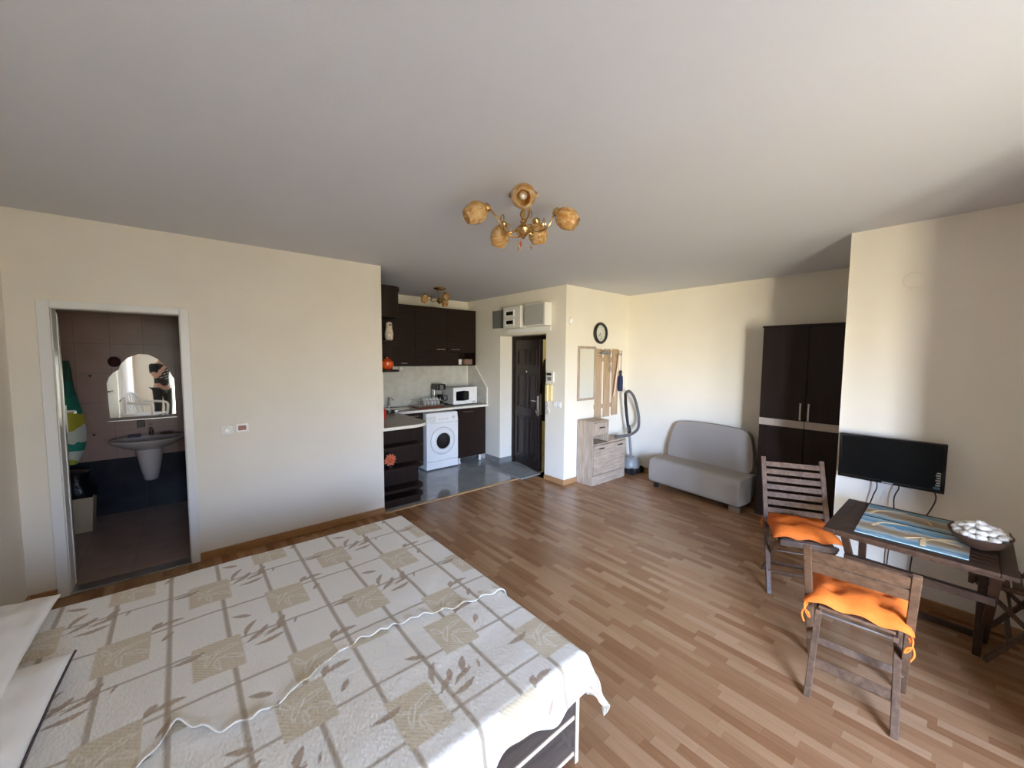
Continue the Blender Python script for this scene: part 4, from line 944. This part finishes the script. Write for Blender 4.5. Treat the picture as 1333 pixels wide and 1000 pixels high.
def cloth(name, label, u0, u1, fe0, fe1, nu, nv, HZ, A, Bn, Bf, pat, group, seed, hemfn=None, wr=.004):
    """cloth lying on the bed; beyond the foot (u>A), the near side (v<Bn) and the far side (v>Bf) it hangs down"""
    a = np.linspace(u0, u1, nu)[:, None]*np.ones((1, nv)); s = np.linspace(0, 1, nv)[None, :]
    v0 = fe0(a); v1 = fe1(a); bb = v0 + (v1-v0)*s
    da = np.maximum(0, a-A); dbn = np.maximum(0, Bn-bb); dbf = np.maximum(0, bb-Bf); db = np.where(dbn > 0, -dbn, dbf)
    d = np.hypot(da, db); dd = np.maximum(d, 1e-9); cx, cy = da/dd, db/dd
    r = .035; q = d/r
    out = np.where(q < PI/2, r*np.sin(np.minimum(q, PI/2)), r + (d-r*PI/2)*.16)
    drop = np.where(q < PI/2, r*(1-np.cos(np.minimum(q, PI/2))), r + (d-r*PI/2)*.985)
    corner = np.minimum(da, np.abs(db)); out = out + corner*.35
    wave = np.clip(d-.03, 0, 1)*(.20*np.sin(a*21+bb*19+seed)+.12*np.sin(a*37-bb*31))*.3
    x = np.minimum(a, A) + cx*(out+wave); y = np.clip(bb, Bn, Bf) + cy*(out+wave)
    z = HZ - drop + fbm(a, bb, seed, 7)*wr*1.6 + fbm(a, bb, seed+5, 24)*wr*.45
    z = np.where(d > 0.02, HZ-drop + fbm(a, bb, seed, 7)*wr*.5, z)
    if hemfn is not None:
        x2, z2 = hemfn(a, bb, s); x = x + x2; z = z + z2
    z = np.maximum(z, .02)
    verts = np.stack([x, y, z], -1).reshape(-1, 3)
    me = bpy.data.meshes.new(name)
    idx = np.arange(nu*nv).reshape(nu, nv)
    f = np.stack([idx[:-1, :-1], idx[1:, :-1], idx[1:, 1:], idx[:-1, 1:]], -1).reshape(-1, 4)
    me.vertices.add(len(verts)); me.vertices.foreach_set('co', verts.astype(np.float32).ravel())
    me.loops.add(f.size); me.loops.foreach_set('vertex_index', f.astype(np.int32).ravel())
    me.polygons.add(len(f)); me.polygons.foreach_set('loop_start', np.arange(0, f.size, 4, dtype=np.int32))
    me.update(calc_edges=True); me.validate()
    me.shade_smooth()
    c = pat(a, bb); c4 = np.concatenate([c, np.ones(c.shape[:2]+(1,))], -1)
    at = me.color_attributes.new('weave', 'FLOAT_COLOR', 'POINT'); at.data.foreach_set('color', c4.astype(np.float32).ravel())
    fl = me.attributes.new('flat', 'FLOAT_VECTOR', 'POINT'); fl.data.foreach_set('vector', np.stack([a, bb, a*0], -1).astype(np.float32).ravel())
    me.materials.append(QUILT)
    o = bpy.data.objects.new(name, me); C.objects.link(o); ROOT[o] = Matrix.Identity(4)
    md = o.modifiers.new('thickness', 'SOLIDIFY'); md.thickness = .004; md.offset = 1
    return tag(o, label, 'bedspread', group)
hu = np.array([-.80, -.30, -.14, -.05, .06, .14, .24, .32, .42, .55, .68, .82, .95, 1.08, 1.215, 1.35]); hv_ = np.array([1.42, 1.46, 1.50, 1.60, 1.49, 1.465, 1.50, 1.537, 1.60, 1.63, 1.615, 1.60, 1.555, 1.536, 1.515, 1.51])
def hem(a): return np.interp(a, hu, hv_) + .004*np.sin(a*60+3*np.sin(a*5)) + .002*np.sin(a*131)
def edge_near(a): return .852 - .03*np.clip((a-.9)/.3, 0, 1) + .012*np.sin(a*17) + .010*np.sin(a*41+1) + 0*a
def far_hem(a, b, s):
    dist = (b-hem(a)); k = np.exp(-(dist/.035)**2); ruffle = (.006*np.sin(a*75+2*np.sin(a*9)) + .004 + .018*np.exp(-((a-.14)/.05)**2) + .012*np.exp(-((a-.30)/.04)**2) + .02*np.exp(-((a+.05)/.05)**2))
    return np.zeros_like(a), k*ruffle
cloth('bedspread', 'cream leaf-patterned bedspread underneath, covering the near half of the bed and its corner', -.78, 1.47, edge_near, lambda a: hem(a)+.25, 450, 200, .462, 1.215, 1.0, 9,
      lambda u, v: pattern(u, v, .58, 1.16, 1.09), 'bedspreads on the bed', 21, wr=.003)
cloth('bedspread', 'cream leaf-patterned bedspread on top, covering the far half of the bed', -.78, 1.42, hem, lambda a: 2.86+0*a, 440, 290, .474, 1.222, 0, 2.735,
      lambda u, v: pattern(u, v, .075, 1.885, 1.685), 'bedspreads on the bed', 4, hemfn=far_hem, wr=.0035)

# pillows
def pillow(label, c, su, sv, th, rz, tilt, seed, piping=False, rx=0):
    Mp = Matrix.Translation(c) @ Matrix.Rotation(rz, 4, 'Z') @ Matrix.Rotation(tilt, 4, 'Y') @ Matrix.Rotation(rx, 4, 'X')
    t = thing('pillow', label, 'pillow', M=Mp, group=None)
    n = 40; bm = bmesh.new(); rnd = random.Random(seed); ph = [rnd.uniform(0, 6) for _ in range(8)]
    def pt(i, j, sgn):
        a, c_ = -1+2*i/n, -1+2*j/n
        e = max(0, 1-abs(a)**2.6)**.55 * max(0, 1-abs(c_)**2.6)**.55
        x = a*su*(1-.05*(1-c_*c_)); y = c_*sv*(1-.04*(1-a*a))
        wv = .004*math.sin(a*7+c_*5+ph[0])+.002*math.sin(c_*13+ph[1]-a*6)+.0012*math.sin(a*17+ph[2])
        return (x, y, sgn*(th*e)+wv*(.4+e)*(1 if sgn > 0 else .3))
    T = [[bm.verts.new(pt(i, j, 1)) for j in range(n+1)] for i in range(n+1)]
    B = [[T[i][j] if i in (0, n) or j in (0, n) else bm.verts.new(pt(i, j, -.8)) for j in range(n+1)] for i in range(n+1)]
    for i in range(n):
        for j in range(n):
            bm.faces.new((T[i][j], T[i+1][j], T[i+1][j+1], T[i][j+1])); bm.faces.new((B[i][j], B[i][j+1], B[i+1][j+1], B[i+1][j]))
    edge = [pt(n, j, 1) for j in range(n+1)]
    mb = MB(); mb.bm.free(); mb.bm = bm
    o = build('pillowcase', mb, LINEN, t, smooth=80)
    if piping: lab(build('piping', MB().tube([(x+.002, y, z) for x, y, z in edge], .004, 6), DARKPIPE, t), 'dark piping along the edge')
    return t
pillow('white quilted pillow on top, at the far corner of the bed head', (-.655, 2.30, .572), .185, .47, .055, math.radians(0), math.radians(3), 5, rx=math.radians(-3.5))
pillow('white quilted pillow underneath, with a dark piped edge', (-.595, 1.80, .525), .225, .43, .045, math.radians(-2), math.radians(2), 9, piping=True)

# ------------------------------------------------------------------ bathroom things
t = thing('washbasin', 'pinkish-white washbasin on a half pedestal under the bathroom mirror', 'washbasin', (-.27, BY1, .80))
R = []
def rim(w, dpt, z, n=36):
    return [(w*math.cos(a), -dpt*(0 if math.sin(a) < 0 else math.sin(a)**.8) + (.0 if math.sin(a) >= 0 else .0), z) for a in [2*PI*k/n for k in range(n)]]
def oval(w, dpt, z, n=36, off=0): return [(w*math.cos(2*PI*k/n), -dpt/2+off+dpt/2*math.sin(2*PI*k/n), z) for k in range(n)]
build('basin', MB().rings([oval(.10, .18, -.13), oval(.20, .34, -.08), oval(.27, .42, -.03), oval(.29, .45, .0), oval(.285, .44, .012), oval(.24, .36, .008, off=-.03), oval(.21, .30, -.04, off=-.04), oval(.06, .08, -.075, off=-.1)]), SANIT, t, smooth=60)
build('pedestal', MB().rings([oval(.045, .10, -.47), oval(.06, .14, -.45), oval(.085, .18, -.32), oval(.105, .22, -.18), oval(.11, .24, -.11)]), SANIT, t, smooth=60)
tp = build('tap', MB().cyl((.02, -.06, .01), (.02, -.06, .09), .02).tube([(.02, -.06, .07), (.02, -.10, .085), (.02, -.15, .07)], .011, 10), CHROME, t)
build('tap_lever', MB().bar((.02, -.05, .10), (.02, -.10, .13), .02, .008), CHROME, tp)
tag(build('soap_dish', MB().box(-.43, -.33, BY1-.12, BY1-.04, .812, .835), pal('dark_blue', (.012, .015, .08), .4), bevel=.006), 'small dark blue soap dish on the left rim of the washbasin', 'soap dish')
tag(build('soap_bar', MB().ball((-.13, BY1-.08, .825), (.06, .03, .014)), pal('brown_soap', (.16, .07, .05), .5)), 'brownish soap bar on the right rim of the washbasin', 'soap')
tag(build('wall_socket', MB().box(-.36, -.30, BY1-.03, BY1, .90, .98), pal('brown_fitting', (.06, .035, .025), .4), bevel=.005), 'small dark fitting on the tiles between mirror and washbasin', 'socket')
# mirror with arched outline and a glass shelf
t = thing('bathroom_mirror', 'arched bathroom mirror with a dark knob and a narrow shelf', 'mirror', (-.30, BY1, 1.02))
ol = [(-.26, 0), (-.268, .36), (-.25, .42), (-.215, .47), (-.175, .50), (-.155, .56), (-.105, .62), (-.02, .662), (.06, .655), (.13, .61), (.18, .545), (.225, .47), (.255, .38), (.255, 0)]
build('mirror_glass', MB().prism(ol, -.012, -.004, axis='y'), MIRROR, t, smooth=0)
build('shelf', MB().box(-.27, .27, -.10, 0, -.03, -.018), METAL, t, bevel=.002)
tag(build('bath_puff', MB().ball((-.50, BY1-.04, 1.60), (.05, .035, .055)), pal('maroon', (.05, .012, .014), .8), bevel=0), 'dark maroon bath puff hanging at the upper left of the mirror', 'bath puff')
for z in (1.47, .87):
    mb = MB().prism([(-.70, z), (-.665, z), (-.6825, z-.03)], BY1-.004, BY1, axis='y')
    tag(build('tile_ornament', mb, BLACK), 'dark triangular tile inlay left of the mirror, %s one' % ('upper' if z > 1 else 'lower'), 'tile inlay', 'tile inlays')
# bin
t = thing('waste_bin', 'beige waste bin with a black liner in the bathroom corner', 'bin', (-.80, 5.40, .01))
build('bucket', MB().rings([[(sx_*w, sy_*w*.8, z) for sx_, sy_ in ((-1, -1), (1, -1), (1, 1), (-1, 1))] for w, z in ((.12, 0), (.14, .33), (.133, .33), (.115, .02))]), BEIGE, t, bevel=.01)
mb = MB(); R = []
for w_, z in ((.13, .30), (.15, .335), (.14, .40), (.11, .50), (.12, .56), (.05, .58)):
    R.append([(w_*(1+.12*math.sin(5*a+z*20))*math.cos(a), .8*w_*(1+.12*math.cos(4*a+z*9))*math.sin(a), z) for a in [2*PI*k/26 for k in range(26)]])
lab(build('bin_liner', mb.rings(R), BAG, t), 'crumpled black liner')
# towel: folds hanging from a hook on the bathroom's left wall
m, nt, b = nodes('patterned_towel'); TOWEL = m
tc = N(nt, 'ShaderNodeTexCoord'); sp = N(nt, 'ShaderNodeSeparateXYZ'); nt.links.new(tc.outputs['Object'], sp.inputs[0])
nz = N(nt, 'ShaderNodeTexNoise'); nz.inputs['Scale'].default_value = 5; nt.links.new(tc.outputs['Object'], nz.inputs['Vector'])
zz = mathn(nt, 'ADD', sp.outputs['Z'], mathn(nt, 'MULTIPLY', nz.outputs['Fac'], .22))
mr = N(nt, 'ShaderNodeMapRange'); mr.inputs['From Min'].default_value = .70; mr.inputs['From Max'].default_value = 1.7; nt.links.new(zz, mr.inputs['Value'])
rp = N(nt, 'ShaderNodeValToRGB'); cr = rp.color_ramp; cr.interpolation = 'CONSTANT'
cr.elements[0].position = 0; cr.elements[0].color = (.30, .36, .04, 1); cr.elements[1].position = .16; cr.elements[1].color = (.55, .58, .50, 1)
for p_, c_ in ((.26, (.02, .22, .16)), (.34, (.55, .58, .50)), (.46, (.40, .36, .03)), (.58, (.02, .20, .13)), (.72, (.02, .13, .10)), (.85, (.03, .09, .06))):
    e_ = cr.elements.new(p_); e_.color = (*c_, 1)
nt.links.new(mr.outputs[0], rp.inputs['Fac']); nt.links.new(rp.outputs[0], b.inputs['Base Color']); b.inputs['Roughness'].default_value = .95
R = []
for w_, z in ((.02, 1.62), (.05, 1.52), (.09, 1.38), (.14, 1.24), (.175, 1.12), (.18, 1.0), (.17, .9), (.13, .80), (.07, .72)):
    R.append([(-.77+.045*math.sin(a)*(1+.3*math.sin(z*9))+w_*.6*math.cos(a), 5.02+w_*.5*math.cos(a)+.02*math.sin(3*a), z) for a in [2*PI*k/28 for k in range(28)]])
tag(build('towel', MB().rings(R), TOWEL, smooth=60), 'green, yellow and white towel hanging behind the bathroom door edge', 'towel')
tag(build('towel_rail', MB().tube([(BX0, 5.02, 1.60), (-.82, 5.02, 1.60), (-.80, 5.02, 1.62)], .008, 8), CHROME), 'chrome towel hook on the bathroom left wall', 'hook')

# ------------------------------------------------------------------ seen only in the bathroom mirror
t = thing('garden_chair', 'white plastic garden chair with an arched slatted back, seen in the bathroom mirror', 'chair', (-.53, .26, 0), rz=math.radians(-62))
for x in (-.22, .22):
    for y in (-.22, .22): build('leg', MB().bar((x*1.12, y*1.1, 0), (x, y, .42), .045, .04), PLAST, t, bevel=.008)
    build('armrest', MB().tube(spl([(x*1.1, .22, .42), (x*1.14, .22, .62), (x*1.14, .10, .66), (x*1.1, -.20, .68)], 6), .02, 8), PLAST, t)
build('seat', MB().box(-.24, .24, -.24, .25, .415, .44), PLAST, t, bevel=.02)
ar = [(-.25, -.22, .44), (-.27, -.26, .62), (-.22, -.30, .78), (-.10, -.32, .86), (0, -.33, .875), (.10, -.32, .86), (.22, -.30, .78), (.27, -.26, .62), (.25, -.22, .44)]
build('backrest_frame', MB().tube(spl(ar, 6), .022, 8), PLAST, t)
for k in range(7):
    x = -.18+.06*k; z1 = .86-.35*(abs(x)**1.6)*1.9
    build('back_slat', MB().bar((x, -.235, .44), (x*1.05, -.315, z1), .032, .010, up=(0, 1, 0)), PLAST, t, bevel=.003)

m, nt, b = nodes('black_printed_shirt'); SHIRT = m
tc = N(nt, 'ShaderNodeTexCoord'); sp = N(nt, 'ShaderNodeSeparateXYZ'); nt.links.new(tc.outputs['Object'], sp.inputs[0])
xx = mathn(nt, 'ADD', sp.outputs['X'], mathn(nt, 'MULTIPLY', sp.outputs['Z'], .35))
l1 = mathn(nt, 'LESS_THAN', mathn(nt, 'FRACT', mathn(nt, 'MULTIPLY', mathn(nt, 'SUBTRACT', sp.outputs['Z'], mathn(nt, 'MULTIPLY', sp.outputs['X'], .3)), 17)), .3)
l2 = mathn(nt, 'GREATER_THAN', mathn(nt, 'FRACT', mathn(nt, 'MULTIPLY', xx, 11)), .3)
l3 = mathn(nt, 'MULTIPLY', mathn(nt, 'GREATER_THAN', sp.outputs['Z'], 1.12), mathn(nt, 'LESS_THAN', sp.outputs['Z'], 1.36))
l4 = mathn(nt, 'MULTIPLY', mathn(nt, 'LESS_THAN', mathn(nt, 'ABSOLUTE', sp.outputs['X']), .12), mathn(nt, 'GREATER_THAN', sp.outputs['Y'], .03))
mk = mathn(nt, 'MULTIPLY', mathn(nt, 'MULTIPLY', l1, l2), mathn(nt, 'MULTIPLY', l3, l4))
mx = N(nt, 'ShaderNodeMix', data_type='RGBA'); nt.links.new(mk, mx.inputs['Factor']); mx.inputs[6].default_value = (.012, .012, .014, 1); mx.inputs[7].default_value = (.5, .5, .5, 1)
nt.links.new(mx.outputs[2], b.inputs['Base Color']); b.inputs['Roughness'].default_value = .9

def skin(name, pts, edges, mat, parent, levels=2):
    me = bpy.data.meshes.new(name); me.from_pydata([p[:3] for p in pts], edges, []); me.materials.append(mat)
    o = bpy.data.objects.new(name, me); C.objects.link(o)
    if parent: o.parent = parent; ROOT[o] = ROOT[parent]
    md = o.modifiers.new('skin', 'SKIN'); md.use_smooth_shade = True
    for i, p in enumerate(pts):
        sv_ = me.skin_vertices[0].data[i]; sv_.radius = (p[3], p[4] if len(p) > 4 else p[3]); sv_.use_root = (i == 0)
    sb = o.modifiers.new('sub', 'SUBSURF'); sb.levels = levels; sb.render_levels = levels
    return o
Fp = Vector((.647, .762, 0)).normalized(); Rp = Vector((Fp.y, -Fp.x, 0))
Mp_ = Matrix((Rp, Fp, Vector((0, 0, 1)))).transposed().to_4x4(); Mp_.translation = Vector((0, 0, 0)) - Fp*.47
t = thing('person', 'person in a black printed T-shirt and dark trousers holding up a phone', 'person', M=Mp_)
P = [(0, 0, .96, .14, .10), (0, .0, 1.10, .125, .095), (0, .0, 1.28, .145, .10), (0, -.01, 1.42, .11, .08), (0, .0, 1.50, .052, .052), (0, .015, 1.56, .055, .06)]
E_ = [(0, 1), (1, 2), (2, 3), (3, 4), (4, 5)]
for s_ in (-1, 1):
    k = len(P); P += [(s_*.17, -.01, 1.42, .058), (s_*.235, .08, 1.27, .045), (s_*.26, .17, 1.17, .04), (s_*.19, .29, 1.36, .035), (s_*.105, .39, 1.55, .026), (s_*.095, .415, 1.60, .030, .018), (s_*.09, .43, 1.635, .032, .015)]
    E_ += [(3, k)] + [(k+i, k+i+1) for i in range(6)]
    k = len(P); P += [(s_*.095, 0, .86, .085), (s_*.105, .01, .68, .068), (s_*.11, .02, .50, .052), (s_*.115, -.005, .30, .048), (s_*.115, -.02, .10, .034), (s_*.12, .05, .04, .032), (s_*.125, .13, .03, .026)]
    E_ += [(0, k)] + [(k+i, k+i+1) for i in range(6)]
body = skin('body', P, E_, SKIN, t)
hc = Vector((0, .035, 1.64))
mb = MB()
prof = []
for i in range(1, 18):
    ph = PI*i/18; z = -math.cos(ph)*.118; rr_ = math.sin(ph)**.8
    ring = []
    for k in range(24):
        a = 2*PI*k/24; fwd = math.sin(a); w_ = .074*(1 if z > -.02 else 1-.28*((-.02-z)/.1)); d_ = .095
        y = fwd*d_*rr_; x = math.cos(a)*w_*rr_
        if fwd > .9: y += .018*math.exp(-((z+.012)/.018)**2) + .006*math.exp(-((z+.052)/.008)**2) - .006*math.exp(-((z-.012)/.012)**2)
        ring.append(hc + Vector((x, y, z)))
    prof.append(ring)
mb.rings(prof)
for s_ in (-1, 1): mb.ball(hc + Vector((s_*.078, -.005, -.005)), (.010, .020, .032), 10, 8)
head = build('head', mb, SKIN, t, smooth=80)
for s_ in (-1, 1):
    ey = build('eye', MB().ball(hc + Vector((s_*.031, .084, .012)), .011, 12, 8), WHITE, head); build('iris', MB().ball(hc + Vector((s_*.031, .093, .012)), .0045, 8, 6), BLACK, head) if False else None
build('mouth', MB().ball(hc + Vector((0, .083, -.052)), (.024, .007, .007), 12, 6), pal('lips', (.40, .16, .13), .5), head)
build('hair', MB().ball(hc + Vector((0, -.014, .030)), (.083, .097, .100), 24, 14), HAIR, t)
ts = [(0, .0, .91, .165, .125), (0, 0, 1.10, .145, .11), (0, 0, 1.28, .162, .115), (0, -.01, 1.41, .125, .092), (0, -.005, 1.465, .07, .065)]; te = [(0, 1), (1, 2), (2, 3), (3, 4)]
for s_ in (-1, 1):
    k = len(ts); ts += [(s_*.17, -.01, 1.42, .07), (s_*.225, .065, 1.295, .062), (s_*.238, .09, 1.26, .062)]; te += [(3, k), (k, k+1), (k+1, k+2)]
skin('t_shirt', ts, te, SHIRT, t)
tr = [(0, 0, .97, .15, .11)]; te = []
for s_ in (-1, 1):
    k = len(tr); tr += [(s_*.097, 0, .86, .098), (s_*.108, .01, .68, .083), (s_*.112, .02, .50, .070), (s_*.116, -.005, .30, .066), (s_*.116, -.018, .09, .060)]; te += [(0, k)] + [(k+i, k+i+1) for i in range(4)]
skin('trousers', tr, te, COATM, t)
for s_ in (-1, 1):
    build('shoe', MB().rings([[(s_*.122 + math.cos(a)*w_, y0 + math.sin(a)*l_, z) for a in [2*PI*k/24 for k in range(24)]] for w_, l_, y0, z in ((.044, .125, .05, .0), (.05, .135, .05, .02), (.046, .12, .045, .05), (.038, .07, .0, .08), (.034, .05, -.02, .10))]), BLACK, t, smooth=60)
    palm = Vector((s_*.09, .43, 1.635))
    for q in range(4):
        L_ = (.060, .070, .066, .052)[q]; zz_ = .026-.017*q
        b0 = palm + Vector((0, .012, zz_+.012))
        skin('finger', [(*b0, .0085), (*(b0 + Vector((-s_*.004, L_*.45, .004))), .0082), (*(b0 + Vector((-s_*.020, L_*.62, .004))), .0075), (*(b0 + Vector((-s_*.038, L_*.60, .002))), .0065)], [(0, 1), (1, 2), (2, 3)], SKIN, body)
    b0 = palm + Vector((-s_*.006, .0, -.012))
    skin('thumb', [(*b0, .011), (*(b0 + Vector((-s_*.022, .004, .012))), .0095), (*(b0 + Vector((-s_*.044, .008, .028))), .0085)], [(0, 1), (1, 2)], SKIN, body)
Mph = Mc.copy(); Mph.translation = Mc.translation - fd*.016
t = thing('smartphone', 'black smartphone held up in both hands, seen in the bathroom mirror', 'phone', M=Mph)
build('case', MB().box(-.075, .075, -.062, .014, -.002, .006), BLACKG, t, bevel=.004)
build('camera_ring', MB().lathe([(.010, -.004), (.013, -.004), (.013, -.002), (.010, -.002)], seg=20, cap=False), GREY, t)

# ------------------------------------------------------------------ daylight
sc = bpy.context.scene; GLOW = 11.0; SKY = 5.5
w = bpy.data.worlds.new('world'); sc.world = w; w.use_nodes = True; nt = w.node_tree
bg = nt.nodes['Background']; tc = N(nt, 'ShaderNodeTexCoord'); sp = N(nt, 'ShaderNodeSeparateXYZ'); nt.links.new(tc.outputs['Generated'], sp.inputs[0])
rp = N(nt, 'ShaderNodeValToRGB'); cr = rp.color_ramp
mr = N(nt, 'ShaderNodeMapRange'); mr.inputs['From Min'].default_value = -1; mr.inputs['From Max'].default_value = 1; nt.links.new(sp.outputs['Z'], mr.inputs['Value'])
cr.elements[0].position = 0; cr.elements[0].color = (.62, .55, .36, 1)
cr.elements[1].position = 1; cr.elements[1].color = (.80, 1.25, 2.3, 1)
for p_, c_ in ((.45, (.74, .66, .44)), (.50, (1.05, 1.05, .95)), (.57, (.95, 1.3, 2.05))):
    e_ = cr.elements.new(p_); e_.color = (*c_, 1)
nt.links.new(mr.outputs[0], rp.inputs['Fac'])
# the sunlit side of the sky and of the ground lies to the left behind the balcony
gd = Vector((-.80, -.60, .02)).normalized()
dt = N(nt, 'ShaderNodeVectorMath', operation='DOT_PRODUCT'); nt.links.new(tc.outputs['Generated'], dt.inputs[0]); dt.inputs[1].default_value = gd
pw = mathn(nt, 'POWER', mathn(nt, 'MAXIMUM', dt.outputs['Value'], 0), 7)
sc_ = mathn(nt, 'MULTIPLY_ADD', pw, GLOW, 1.0)
vm = N(nt, 'ShaderNodeVectorMath', operation='SCALE'); nt.links.new(rp.outputs[0], vm.inputs[0]); nt.links.new(sc_, vm.inputs['Scale'])
nt.links.new(vm.outputs[0], bg.inputs['Color']); bg.inputs['Strength'].default_value = SKY
def area(name, loc, rot, sx_, sy_, power, col, portal=False):
    l = bpy.data.lights.new(name, 'AREA'); l.shape = 'RECTANGLE'; l.size = sx_; l.size_y = sy_; l.energy = power; l.color = col
    if portal: l.cycles.is_portal = True
    o = bpy.data.objects.new(name, l); C.objects.link(o); o.location = loc; o.rotation_euler = rot
    return o
area('window_portal', ((WX0+WX1)/2, VB-.29, (WZ0+WZ1)/2), (PI/2, 0, 0), WX1-WX0, WZ1-WZ0, 1, (1, 1, 1), True)
l = bpy.data.lights.new('hallway_lamp', 'POINT'); l.energy = 8; l.shadow_soft_size = .1; l.color = (1, .9, .6)
o = bpy.data.objects.new('hallway_lamp', l); C.objects.link(o); o.location = (4.8, 4.3, 2.3)

vs = sc.view_settings; vs.view_transform = 'Standard'; vs.look = 'None'; vs.gamma = 1; vs.use_curve_mapping = False; vs.exposure = 1.14
try: sc.cycles.max_bounces = 10; sc.cycles.diffuse_bounces = 7
except Exception: pass
